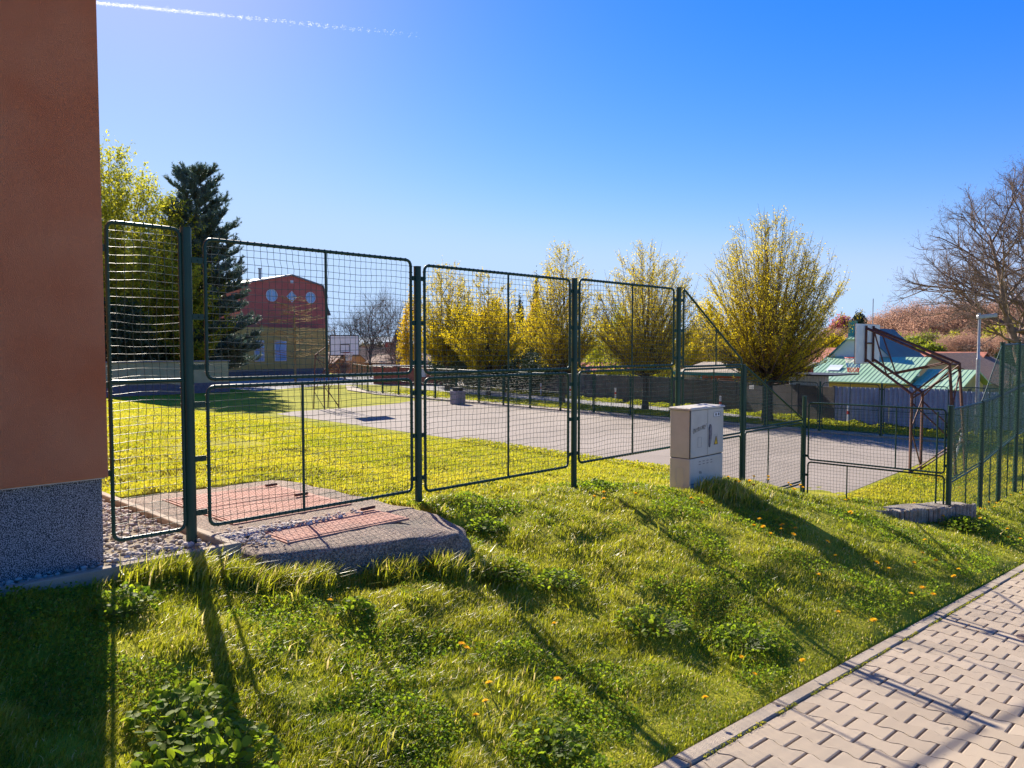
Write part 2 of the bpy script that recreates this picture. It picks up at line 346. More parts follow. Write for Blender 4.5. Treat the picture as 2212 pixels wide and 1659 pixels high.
# ---- pavement of I-shaped blocks
def pavement():
    px_, py_ = .1625, .2
    a, bb = .0932, .0676; hl = .0942
    outl = np.array([(-a, -hl), (a, -hl), (a, -.072), (bb, -.034), (bb, .034), (a, .072), (a, hl), (-a, hl), (-a, .072), (-bb, .034), (-bb, -.034), (-a, -.072)])
    n = len(outl); ins = outl.copy(); ins[:, 0] *= .988; ins[:, 1] = np.sign(outl[:, 1])*(np.abs(outl[:, 1])-np.where(np.abs(outl[:, 1]) > .09, .0060, .0))
    rng = np.random.default_rng(2); V = []; tint = []; F4 = []; Fn = []
    k = 0
    for i in range(-12, 118):
        xc = i*px_+.05
        for j in range(-17, 10):
            yc = 1.665-j*0 + (j-9)*py_ + (.1 if i % 2 else 0)
            top = 1.758
            o = outl+[xc, yc]; q = ins+[xc, yc]
            if o[:, 1].min() > top-.03: continue
            o[:, 1] = np.minimum(o[:, 1], top); q[:, 1] = np.minimum(q[:, 1], top-.006)
            dz = rng.normal(0, .0012); tx, ty = rng.normal(0, .0035, 2)
            zt = lambda p: S(p[:, 0])+dz+(p[:, 0]-xc)*tx+(p[:, 1]-yc)*ty
            V.append(np.c_[o, zt(o)-.05]); V.append(np.c_[o, zt(o)-.0035]); V.append(np.c_[q, zt(q)])
            r_ = np.arange(n); r2 = (r_+1) % n
            for s_ in (0, n): F4.append(np.stack([k+s_+r_, k+s_+r2, k+s_+n+r2, k+s_+n+r_], 1))
            Fn.append(np.array([k+2*n+r_])); tint.append(np.full(3*n, np.clip(rng.normal(.5, .2)+.5*(vnoise(xc, yc, 1.1)-.5), 0, 1))); k += 3*n
    o = np_mesh('pavement', np.concatenate(V), [np.concatenate(F4), np.concatenate(Fn)], M['tan_block'], tint=np.concatenate(tint))
    return struct(o)
pavement()
struct(grid_sheet('joint_sand', np.arange(-3, 20, .5), np.array([-3.5, 0, 1.9]), lambda X, Y: S(X)-.011, M['sand']))
struct(grid_sheet('bounce_road', np.arange(-40, 21, 1.), np.array([-16, -8, -3.45]), lambda X, Y: S(X)-.03, M['path']))  # unseen pale tarmac behind the camera, added to bounce light onto the orange wall
# kerb stones between the paving and the grass
b = MB(); x = -2.0
while x < 19:
    x1 = x+.995; n = [(x+.004, 1.765), (x1-.004, 1.765), (x1-.004, 1.853), (x+.004, 1.853)]
    zA, zB = float(S(x)), float(S(x1)); vs = []
    for (zz, ins) in ((-.12, 0), (.006, 0), (.012, .006)):
        vs += [(x+.004+ins, 1.765+ins, zA+zz), (x1-.004-ins, 1.765+ins, zB+zz), (x1-.004-ins, 1.853-ins, zB+zz), (x+.004+ins, 1.853-ins, zA+zz)]
    b.add(vs, [(i+4*k, (i+1) % 4+4*k, (i+1) % 4+4*k+4, i+4*k+4) for k in (0, 1) for i in range(4)]+[(8, 9, 10, 11)]); x = x1+.005
struct(b.build('pavement_kerb', M['kerb']))
# ------------------------------------------------------------------ near building with orange render
bl = thing('orange_building', 'tall building corner with orange stucco wall above a speckled dark plinth', 'building', (0, 0, 0))
b = MB(); b.box(-14, 1.575, 4.85, 17, .83, 11.5, bev=.004); b.build('wall', M['stucco'], bl)
b = MB(); b.box(-13.97, 1.548, 4.885, 16.97, -.4, .826); b.build('plinth', M['plinth'], bl)
b = MB(); b.box(-14.3, 1.9, 4.5, 17.3, 11.5, 11.75); b.build('roof', M['roofgrey'], bl)
b = MB(); b.box(-14, 1.56, 4.862, 17, .822, .834); b.build('drip_edge', M['galv'], bl)

# gravel bed with kerb
def kerbthing(label, pts, name='edging_kerb', hgt=.22, wdt=.055, zt=.355, grp='concrete edging kerbs'):
    b = MB(); (x0, y0), (x1, y1) = pts
    if abs(x1-x0) > abs(y1-y0): b.box(x0, x1, y0-wdt/2, y0+wdt/2, zt-hgt, zt, bev=.006)
    else: b.box(x0-wdt/2, x0+wdt/2, y0, y1, zt-hgt, zt, bev=.006)
    return tag(b.build(name, M['kerb']), label, 'kerb', grp)
kerbthing('long concrete kerb along the front of the gravel bed, holding it above the grass', ((-8, 4.62), (2.27, 4.62)), hgt=.42, zt=.355)
kerbthing('concrete kerb running back from the gravel corner beside the concrete slab', ((2.235, 4.655), (2.235, 9.5)), hgt=.2, zt=.352)
b = MB(); b.box(-8, 2.2, 4.65, 9.5, .15, .305); struct(b.build('gravel_base', M['sand']))
def ico():
    t = (1+5**.5)/2
    v = np.array([(-1,t,0),(1,t,0),(-1,-t,0),(1,-t,0),(0,-1,t),(0,1,t),(0,-1,-t),(0,1,-t),(t,0,-1),(t,0,1),(-t,0,-1),(-t,0,1)], float); v /= np.linalg.norm(v[0])
    f = np.array([(0,11,5),(0,5,1),(0,1,7),(0,7,10),(0,10,11),(1,5,9),(5,11,4),(11,10,2),(10,7,6),(7,1,8),(3,9,4),(3,4,2),(3,2,6),(3,6,8),(3,8,9),(4,9,5),(2,4,11),(6,2,10),(8,6,7),(9,8,1)])
    # one subdivision
    vs = v.tolist(); c = {}; nf = []
    def mid(a, b_):
        k = (min(a, b_), max(a, b_))
        if k not in c:
            p = (np.array(vs[a])+np.array(vs[b_])); p /= np.linalg.norm(p); c[k] = len(vs); vs.append(p.tolist())
        return c[k]
    for a, b_, d in f:
        ab, bd, da = mid(a, b_), mid(b_, d), mid(d, a); nf += [(a, ab, da), (b_, bd, ab), (d, da, bd), (ab, bd, da)]
    return np.array(vs), np.array(nf)
IV, IF = ico()
def pebbles(name, P, size, seed):
    rng = np.random.default_rng(seed); n = len(P)
    sc = size[:, None]*rng.uniform(.6, 1.25, (n, 3))*[1, 1, .7]
    V = IV[None]*sc[:, None]*(1+rng.normal(0, .07, (n, len(IV), 1)))
    a = rng.uniform(0, 6.28, n); c, s_ = np.cos(a)[:, None], np.sin(a)[:, None]
    V = np.stack([V[..., 0]*c-V[..., 1]*s_, V[..., 0]*s_+V[..., 1]*c, V[..., 2]], -1)+P[:, None]
    F = IF[None]+(np.arange(n)*len(IV))[:, None, None]
    t = np.repeat(np.clip(rng.normal(.5, .3, n), 0, 1), len(IV))
    return np_mesh(name, V.reshape(-1, 3), [F.reshape(-1, 3)], M['pebble'], tint=t, smooth=True)
rng = np.random.default_rng(11)
n = 6500; P = np.c_[rng.uniform(-1.2, 2.19, n), rng.uniform(4.66, 7.4, n), np.zeros(n)]
P = P[~((P[:, 0] < 1.54) & (P[:, 1] > 4.88))]; 
P[:, 2] = .312+rng.uniform(-.008, .014, len(P))
o = pebbles('gravel', P, rng.uniform(.008, .023, len(P)), 3); tag(o, 'pale pebble gravel filling the bed around the orange building corner', 'gravel', kind='stuff')
n = 420; P = np.c_[2.3+np.abs(rng.normal(0, .5, n)), 4.97+rng.normal(0, .05, n), np.full(n, .318)]; P = P[P[:, 0] < 3.6]
P2 = np.c_[rng.normal(2.42, .1, 160), rng.normal(4.85, .12, 160), np.full(160, .318)]
P = np.concatenate([P, P2]); P = P[P[:, 0] > 2.29]
o = pebbles('loose_pebbles', P, rng.uniform(.006, .018, len(P)), 4); tag(o, 'loose pebbles scattered on the concrete slab below the fence panel', 'gravel', kind='stuff')

# ------------------------------------------------------------------ concrete slab with steel hatches
sl = thing('concrete_slab', 'rough aggregate concrete slab with rounded worn corner under the mesh fence', 'slab', (0, 0, 0))
def slab():
    # superellipse-ish plan outline, rings stepping down
    pts = []
    def arc(cx, cy, r, a0, a1, n_=7):
        for i in range(n_+1):
            a = R(a0+(a1-a0)*i/n_); pts.append((cx+r*math.cos(a), cy+r*math.sin(a)))
    def line(x0, y0, x1, y1, n_):
        for i in range(1, n_): pts.append((x0+(x1-x0)*i/n_, y0+(y1-y0)*i/n_))
    arc(2.33, 4.45, .05, 180, 250, 3); line(2.31, 4.4, 3.45, 3.97, 14); arc(3.52, 4.35, .37, 275, 360, 9)
    line(3.89, 4.4, 3.86, 6.7, 20); arc(3.7, 6.8, .12, 0, 90, 4); line(3.7, 6.92, 2.3, 6.95, 10); arc(2.33, 6.9, .05, 90, 180, 2)
    line(2.28, 6.85, 2.28, 4.5, 16)
    pts = np.array(pts); c = np.array([3.05, 5.4]); n_ = len(pts)
    rings = [(.0, -.12), (.0, .12), (.006, .235), (.016, .272), (.038, .291), (.08, .3005)]
    V = []; F = []
    nr = np.random.default_rng(8)
    d = pts-c; d /= np.linalg.norm(d, axis=1)[:, None]
    for k, (ins, z) in enumerate(rings):
        fr = sm((pts[:, 0]-3.56)/.25)*sm((4.6-pts[:, 1])/.4)            # worn corner droops
        j = (vnoise(pts[:, 0], pts[:, 1], 15, 3+k)-.5)
        q = pts-d*(ins*(1+1.6*fr)[:, None]) + d*(j*.06*(k < 5))[:, None]
        zz = z-(fr*.045 if k > 1 else 0)+j*.012
        V.append(np.c_[q, np.full(n_, 0)+zz])
        if k:
            r_ = np.arange(n_); r2 = (r_+1) % n_; b0 = (k-1)*n_; F.append(np.stack([b0+r_, b0+r2, b0+n_+r2, b0+n_+r_], 1))
    V = np.concatenate(V); V = np.r_[V, [[c[0], c[1], .301]]]
    r_ = np.arange(n_); b0 = (len(rings)-1)*n_; T = np.stack([b0+r_, b0+(r_+1) % n_, np.full(n_, len(V)-1)], 1)
    return np_mesh('slab', V, [np.concatenate(F), T], M['concrete'], sl, smooth=True)
slab()
def hatch(y0, y1, x0, x1, label, hinges):
    h = thing('steel_hatch', label, 'hatch cover', (x0, y0, .303), 0, 'steel hatches in the slab')
    W, D_ = x1-x0, y1-y0
    b = MB()
    t = .02
    for (a, c, d, e) in ((-t, W+t, -t, 0), (-t, W+t, D_, D_+t), (-t, 0, 0, D_), (W, W+t, 0, D_)): b.box(a, c, d, e, -.01, .006)
    b.build('frame', M['rustplate'], h)
    b = MB(); b.box(.006, W-.006, .006, D_-.006, -.004, .011)
    # raised tread bars
    nx_, ny_ = int(W/.036), int(D_/.036)
    for i in range(nx_):
        for j in range(ny_):
            cx, cy = .02+i*.036, .02+j*.036
            if cx > W-.03 or cy > D_-.03: continue
            if (i+j) % 2: b.box(cx, cx+.024, cy+.008, cy+.013, .0108, .0130)
            else: b.box(cx+.008, cx+.013, cy, cy+.024, .0108, .0130)
    b.build('plate', M['rustplate'], h)
    for (hx, hy, L_, dr) in hinges:
        b = MB(); e = (hx+L_*math.cos(dr), hy+L_*math.sin(dr))
        b.tube([(hx, hy, .030), (hx+(e[0]-hx)*.48, hy+(e[1]-hy)*.48, .030)], .013, 10); b.tube([(hx+(e[0]-hx)*.52, hy+(e[1]-hy)*.52, .030), (e[0], e[1], .030)], .013, 10)
        b.build('hinge', M['rust'], h)
hatch(5.98, 6.58, 2.58, 3.56, 'reddish steel tread hatch furthest from the camera behind the fence', [(.85, .47, .11, 0.0), (.06, .40, .09, -.1)])
hatch(5.32, 5.93, 2.58, 3.56, 'reddish steel tread hatch in the middle, just behind the fence', [(.80, .53, .12, 0.0)])
hatch(4.56, 5.02, 2.58, 3.56, 'reddish steel tread hatch on the camera side of the fence', [(.86, .40, .13, 0.05)])

# ------------------------------------------------------------------ mesh fence
def clip_span(poly, s):
    zs = []
    n_ = len(poly)
    for i in range(n_):
        (a, za), (c, zc) = poly[i], poly[(i+1) % n_]
        if (a <= s < c) or (c <= s < a): zs.append(za+(zc-za)*(s-a)/(c-a))
    return (min(zs), max(zs)) if len(zs) >= 2 else None
def seg_prisms(P0, P1, r0, r1=None, n=4):
    """open prisms for many segments -> V,F"""
    P0 = np.asarray(P0, float); P1 = np.asarray(P1, float); m = len(P0)
    r0 = np.broadcast_to(np.asarray(r0, float), (m,)); r1 = r0 if r1 is None else np.broadcast_to(np.asarray(r1, float), (m,))
    T = P1-P0; T /= np.maximum(np.linalg.norm(T, axis=1), 1e-9)[:, None]
    up = np.where(np.abs(T[:, 2:3]) < .9, [[0, 0, 1.]], [[1., 0, 0]])
    U = np.cross(T, up); U /= np.linalg.norm(U, axis=1)[:, None]; W = np.cross(T, U)
    a = np.arange(n)*2*np.pi/n
    ring = U[:, None]*np.cos(a)[None, :, None]+W[:, None]*np.sin(a)[None, :, None]
    V = np.concatenate([P0[:, None]+ring*r0[:, None, None], P1[:, None]+ring*r1[:, None, None]], 1).reshape(-1, 3)
    k = np.arange(n); k2 = (k+1) % n; base = (np.arange(m)*2*n)[:, None]
    F = np.stack([base+k, base+k2, base+n+k2, base+n+k], -1).reshape(-1, 4)
    return V, F
_pan = [0]
def panel(parent, org, du, poly, cell=.0505, r=.0017, fr=.0125, bars=(), round_=.055, warp=1.0, ties=True, nseg=1, wire_n=4, fname='panel_frame', bare=None):
    """poly: convex polygon in (s,z); du: unit direction in plan; org: xy of s=0"""
    _pan[0] += 1; sd_ = _pan[0]; dn = (-du[1], du[0])
    def W3(s, z, o=0): return (org[0]+du[0]*s+dn[0]*o, org[1]+du[1]*s+dn[1]*o, z)
    # frame outline with rounded corners
    n_ = len(poly); pts = []
    for i in range(n_):
        p0, p1, p2 = [Vector(poly[(i+k) % n_]) for k in (-1, 0, 1)]
        a = (p0-p1); c = (p2-p1); rr = min(round_, a.length*.4, c.length*.4)
        A = p1+a.normalized()*rr; C = p1+c.normalized()*rr
        for t in (0, .25, .5, .75, 1): pts.append((A*(1-t)**2+p1*2*t*(1-t)+C*t*t))
    fb = MB(); fb.tube([W3(p[0], p[1]) for p in pts], fr, 8, closed=True)
    for s in bars:
        sp = clip_span(poly, s)
        if sp: fb.tube([W3(s, sp[0]), W3(s, sp[1])], fr*.8, 6)
    if ties:   # wire wound round the frame tube at every cell
        for i in range(n_):
            a, c = Vector(poly[i]), Vector(poly[(i+1) % n_]); L_ = (c-a).length; k = int(L_/cell)
            for j in range(1, k):
                p = a+(c-a)*(j/k); q = p+(c-a).normalized()*.006
                fb.tube([W3(*p), W3(*q)], fr*1.28, 6, caps=True)
    fo = fb.build(fname, M['green'], parent)
    ss = [p[0] for p in poly]; zz = [p[1] for p in poly]; s0, s1, z0, z1 = min(ss), max(ss), min(zz), max(zz)
    rg = np.random.default_rng(100+sd_); ph = rg.uniform(0, 50)
    def disp(s, z):
        e = np.minimum(np.minimum(s-s0, s1-s), np.minimum(z-z0, z1-z)); e = np.clip(e/.15, 0, 1)*warp
        return ((vnoise(s, z, 2.2, ph)-.5)*.03*e + (vnoise(s, z, 11, ph)-.5)*.006*e, (vnoise(s, z, 2.6, ph+9)-.5)*.035*e+(vnoise(s, z, 9, ph+4)-.5)*.008*e, (vnoise(s, z, 1.7, ph+5)-.5)*.04*e)
    P0 = []; P1 = []
    def poly_line(s, z, crimp):
        ds, dz, do = disp(s, z); o = do+crimp
        P = np.stack([org[0]+du[0]*(s+ds)+dn[0]*o, org[1]+du[1]*(s+ds)+dn[1]*o, z+dz], -1); P0.append(P[:-1]); P1.append(P[1:])
    # every other segment end sits on a crossing; crimped up and down
    st = cell/nseg
    nsx = int((s1-s0)/cell)
    for i in range(1, nsx+1):
        s = s0+i*(s1-s0)/(nsx+1); sp = clip_span(poly, s)
        if not sp or sp[1]-sp[0] < .03: continue
        k = max(2, int((sp[1]-sp[0])/st)+1); z = np.linspace(sp[0], sp[1], k); poly_line(np.full(k, s)+np.where(np.arange(k) % 2, .0016, -.0016)*(1 if nseg == 1 else 0), z, np.where((np.arange(k)+i) % 2, .0022, -.0022))
    nsz = int((z1-z0)/cell)
    T = [(z, s) for s, z in poly]
    for i in range(1, nsz+1):
        z = z0+i*(z1-z0)/(nsz+1); sp = clip_span(T, z)
        if not sp or sp[1]-sp[0] < .03: continue
        k = max(2, int((sp[1]-sp[0])/st)+1); s = np.linspace(sp[0], sp[1], k); poly_line(s, np.full(k, z), np.where((np.arange(k)+i) % 2, -.0022, .0022))
    if P0:
        V, F = seg_prisms(np.concatenate(P0), np.concatenate(P1), r, n=wire_n)
        np_mesh('wire_mesh', V, [F], M['wire'], fo, smooth=True)
    return fo
def post(parent, x, y, z0, z1, r=.032, brackets=(), dirs=((1, 0),), off=.0, name='post', reach=.11):
    b = MB(); b.tube([(x, y, z0), (x, y, z1)], r, 16); b.tube([(x, y, z1-.001), (x, y, z1+.006)], r*1.06, 16)
    o = b.build(name, M['green'], parent)
    for z in brackets:
        for d in dirs:
            b = MB(); a = math.atan2(d[1], d[0]); Mx = Matrix.Translation((x, y, z)) @ Matrix.Rotation(a, 4, 'Z')
            b.box(r*.6, reach, -.003, .003, -.019, .019, bev=.001, M=Mx); b.tube([Mx @ Vector((reach*.72, -.012, 0)), Mx @ Vector((reach*.72, .012, 0))], .006, 6)
            b.build('bracket', M['green'], o)
    return o
fence = thing('mesh_fence', 'tall green welded mesh fence stepping downhill from the orange building', 'fence', (0, 0, 0))
FY = 5.0
XY = (0, FY); DU = (1, 0)
def rect(a, c, z0, z1): return [(a, z0), (c, z0), (c, z1), (a, z1)]
# narrow panel against the wall
panel(fence, XY, DU, rect(1.645, 2.085, .405, 2.36), bars=())
b = MB(); b.tube([(1.645, FY, 1.385), (2.085, FY, 1.385)], .014, 8); b.build('rail', M['green'], fence)
for z in (2.2, 1.37, .83):
    b = MB(); b.box(1.57, 1.65, FY-.004, FY+.004, z-.02, z+.02, bev=.001); b.build('wall_bracket', M['green'], fence)
BR = (2.17, 1.80, 1.47, 1.22, .86, .50)
post(fence, 2.125, FY, .1, 2.37, .034, BR, ((1, 0),)); 
panel(fence, XY, DU, rect(2.25, 3.975, 1.385, 2.315), bars=(3.17,)); panel(fence, XY, DU, rect(2.25, 3.975, .40, 1.335), bars=(2.962,))
post(fence, 4.045, FY, .1, 2.265, .031, BR, ((1, 0), (-1, 0)), reach=.07)
panel(fence, XY, DU, rect(4.12, 6.025, 1.38, 2.285), bars=(5.128,)); panel(fence, XY, DU, rect(4.12, 6.005, .375, 1.335), bars=(5.127,))
post(fence, 6.1, FY, -.1, 2.3, .031, BR, ((1, 0), (-1, 0)), reach=.075)
panel(fence, XY, DU, rect(6.18, 7.975, 1.385, 2.30), bars=(7.12,)); panel(fence, XY, DU, rect(6.18, 7.96, .395, 1.345), bars=(7.142,))
post(fence, 8.085, FY, -.35, 2.32, .031, BR, ((1, 0), (-1, 0)), reach=.11)
# stepping down: triangle, full, lower
panel(fence, XY, DU, [(8.2, 1.36), (9.70, 1.36), (9.70, 1.43), (8.2, 2.31)], bars=(9.0,), round_=.02)
panel(fence, XY, DU, rect(8.2, 9.70, .425, 1.325), bars=(8.95,)); panel(fence, XY, DU, rect(8.2, 9.70, -.5, .385), bars=(8.95,))
post(fence, 9.76, FY, -.6, 1.36, .031, (1.1, .5, .3), ((1, 0), (-1, 0)), reach=.07)
panel(fence, XY, DU, [(9.83, .46), (11.70, .46), (11.70, .49), (9.83, 1.33)], bars=(10.5,), round_=.02)
panel(fence, XY, DU, rect(9.83, 11.70, -.50, .42), bars=(10.55,)); panel(fence, XY, DU, rect(9.83, 11.70, -1.2, -.54), bars=())
post(fence, 11.785, FY, -1.2, .83, .031, (.35, -.1, -.4), ((-1, 0), (0, -1)), reach=.07)
# run towards the pavement
O2 = (11.785, 5.0); D2 = (0, -1)
panel(fence, O2, D2, rect(.07, 1.99, -.155, .735), bars=(1.35,)); panel(fence, O2, D2, rect(.07, 1.99, -1.15, -.195), bars=(.67,))
b = MB(); b.tube([(11.785, 3.11, -.9), (11.785, 3.11, .7)], .012, 6); b.build('rail', M['green'], fence)
post(fence, 11.785, 2.95, -1.0, .79, .036, (.5, -.05), ((0, 1),), reach=.06)

# second fence run to the right, with raised netting
fence2 = thing('netting_fence', 'green net covered fence rising in a slant at the right edge beside the pavement', 'fence', (0, 0, 0))
O3 = (11.785, 2.95); D3 = (1, 0)
xsq = [1.75, 2.96, 4.21, 5.5, 6.8, 8.1, 9.4]
gz3 = lambda s: float(np.interp(11.785+s, GX, GZ))
prev = .04
for i, s in enumerate(xsq):
    ztop = [.75, .80, .88, .95, 1.0, 1.0, 1.0][i]; zmid = [-.2, -.07, .05, .1, .1, .1, .1][i]
    zp = [.74, .75, .80, .88, .95, 1.0, 1.0][i]; zmp = [-.27, -.2, -.07, .05, .1, .1, .1][i]
    p0 = prev; 
    panel(fence2, O3, D3, [(p0+.03, zmp+.02), (s-.03, zmid+.02), (s-.03, ztop), (p0+.03, zp)], round_=.02, bars=((p0+s)/2,), ties=False, r=.0022)
    panel(fence2, O3, D3, [(p0+.03, gz3(p0)-.1), (s-.03, gz3(s)-.1), (s-.03, zmid-.02), (p0+.03, zmp-.02)], round_=.02, bars=((p0+s)/2,), ties=False, r=.0022)
    if True:
        panel(fence2, (11.785, 2.935), D3, [(p0+.03, zmp+.03), (s-.03, zmid+.03), (s-.03, ztop-.01), (p0+.03, zp-.01)], cell=.03, round_=.01, ties=False, r=.0016, fr=.003, nseg=.5, wire_n=3, fname='green_net')
        if i >= 2: panel(fence2, (11.785, 2.935), D3, [(p0+.03, zp+.03), (s-.03, ztop+.03), (s-.03, 1.65), (p0+.03, 1.63)], cell=.03, round_=.01, ties=False, r=.0016, fr=.003, nseg=.5, wire_n=3, fname='green_net')
    if i == 1: panel(fence2, O3, D3, [(1.7, .77), (2.93, .82), (2.93, 1.62), (2.9, 1.62)], round_=.01, ties=False, r=.0022, fr=.008)
    if i >= 2: panel(fence2, O3, D3, [(p0+.03, zp+.02), (s-.03, ztop+.02), (s-.03, 1.66), (p0+.03, 1.64)], round_=.02, bars=((p0+s)/2,), ties=False, r=.0022)
    post(fence2, 11.785+s, 2.95, gz3(s)-.25, .76 if i == 0 else 1.68, .036)
    prev = s

# ------------------------------------------------------------------ utility cabinet
cab = thing('utility_cabinet', 'beige electrical cabinet with pen scrawl and warning sticker standing in grass before the fence', 'cabinet', (7.38, 4.4, -.12))
CW, CD = .73, .26
b = MB(); b.box(0, CW, 0, CD, -.1, .482, bev=.006); b.build('base', M['cab'], cab)
b = MB(); b.box(.004, CW-.004, .010, CD, .490, 1.02, bev=.004); b.build('body', M['cab'], cab)
b = MB(); b.box(.01, CW-.01, .012, CD-.01, .480, .492); b.build('seam', M['cabdark'], cab)
bd = MB(); bd.add([(-.012, -.014, 1.024), (CW+.012, -.014, 1.024), (CW+.012, CD+.012, 1.024), (-.012, CD+.012, 1.024), (-.012, -.014, 1.042), (CW+.012, -.014, 1.042), (CW+.012, CD+.012, 1.042), (-.012, CD+.012, 1.042), (.0, .0, 1.048), (CW, 0, 1.048), (CW, CD, 1.052), (0, CD, 1.052)],
        [(0, 3, 2, 1), (0, 1, 5, 4), (1, 2, 6, 5), (2, 3, 7, 6), (3, 0, 4, 7), (4, 5, 9, 8), (5, 6, 10, 9), (6, 7, 11, 10), (7, 4, 8, 11), (8, 9, 10, 11)]); bd.build('lid', M['cab'], cab)
for (x0, x1) in ((.008, .358), (.366, CW-.008)):
    b = MB(); b.box(x0, x1, -.006, .012, .498, 1.016, bev=.004); d = b.build('door', M['cab'], cab)
    if x0 > .3:
        hb = MB(); hb.prism([(.385, .80), (.405, .845), (.425, .84), (.437, .80), (.437, .72), (.425, .665), (.405, .60), (.392, .585), (.385, .62)], 'y', -.020, -.0055); hb.build('handle', M['handle'], d)
# recessed label fields, stickers
def rim(parent, x0, x1, z0, z1, y=-.0065, w_=.0022, m='handle', name='recess_rim'):
    b = MB()
    for (a, c, d, e) in ((x0, x1, z0, z0+w_), (x0, x1, z1-w_, z1), (x0, x0+w_, z0, z1), (x1-w_, x1, z0, z1)): b.box(a, c, y-.0008, y+.001, d, e)
    return b.build(name, M[m], parent)
rim(cab, .150, .228, .60, .715, w_=.0016); rim(cab, .505, .585, .60, .72, w_=.0016)
b = MB(); b.box(.495, .635, -.0085, -.006, .925, .975); lp = b.build('number_label', M['white'], cab)
rim(lp, .493, .637, .923, .977, y=-.0095, w_=.003, m='ink', name='border')
b = MB(); b.box(.528, .556, -.0095, -.0083, .935, .962); b.box(.534, .545, -.0100, -.0093, .942, .966); b.box(.590, .618, -.0095, -.0083, .935, .966); b.build('printed_marks', M['ink'], lp)
b = MB(); b.prism([(.515, .61), (.585, .61), (.55, .70)], 'y', -.0085, -.006); st_ = b.build('warning_sticker', M['yellow'], cab)
b = MB()
for (p, q) in (((.512, .608), (.588, .608)), ((.588, .608), (.55, .703)), ((.55, .703), (.512, .608))): b.tube([(p[0], -.009, p[1]), (q[0], -.009, q[1])], .0024, 4)
b.prism([(.552, .678), (.544, .648), (.551, .648), (.546, .622), (.558, .655), (.551, .655)], 'y', -.0098, -.0087); b.build('lightning_mark', M['ink'], st_)
# scrawl
strokes = [[(.0, .9), (-.25, .5), (-.1, .0), (.25, .1), (.3, .6), (.05, .9), (.1, .4), (-.1, .3)], [(.42, .1), (.5, .85)], [(.95, .8), (.7, .6), (.68, .2), (.95, .1)], [(1.1, .1), (1.0, .85), (1.05, .5), (1.4, .45), (1.25, .9)], [(1.4, .9), (1.42, .15)],
           [(1.5, .85), (1.75, .8), (1.5, .2), (1.8, .2)], [(1.95, .2), (1.95, .8), (2.2, .85)], [(1.95, .5), (2.12, .5)], [(2.25, .2), (2.5, .95), (2.65, .2)], [(2.3, .5), (2.6, .5)], [(2.78, .15), (2.75, .95), (3.0, .9), (2.85, .55), (3.1, .15)], [(3.3, .1), (3.2, .95), (3.45, .6)], [(3.6, .45), (3.75, 1.1)]]
b = MB()
for s_ in strokes: b.tube([(.062+p[0]*.071, -.0085, .765+p[1]*.062+p[0]*.008) for p in s_], .0015, 5)
b.build('pen_scrawl', M['ink'], cab)
b = MB()
for i in range(4):
    for z in (.405, .435): b.box(.185+i*.085, .225+i*.085, -.0035, .004, z, z+.0045)
b.build('vent_slots', M['cabdark'], cab)
b = MB(); b.tube([(.20, -.002, .335), (.205, -.002, .30)], .0018, 4); b.tube([(.225, -.002, .30), (.232, -.002, .33), (.24, -.002, .30)], .0018, 4); b.tube([(.19, -.002, .32), (.196, -.002, .318)], .0018, 4); b.build('small_pen_mark', M['ink'], cab)
b = MB(); b.box(.004, CW-.004, -.0025, .004, .198, .202); b.build('base_seam', M['cabdark'], cab)
b = MB()
for (a, c, d, e) in ((.075, .079, -.06, .375), (.175, .179, -.06, .375), (.075, .179, .375, .380)): b.box(-.004, .004, a, c, d, e)
b.build('side_rib', M['cab'], cab)
for (y_, z0, z1) in ((.0, .49, 1.02),):
    b = MB(); b.box(-.002, .006, .002, .009, z0, z1); b.build('corner_seam', M['cabdark'], cab)

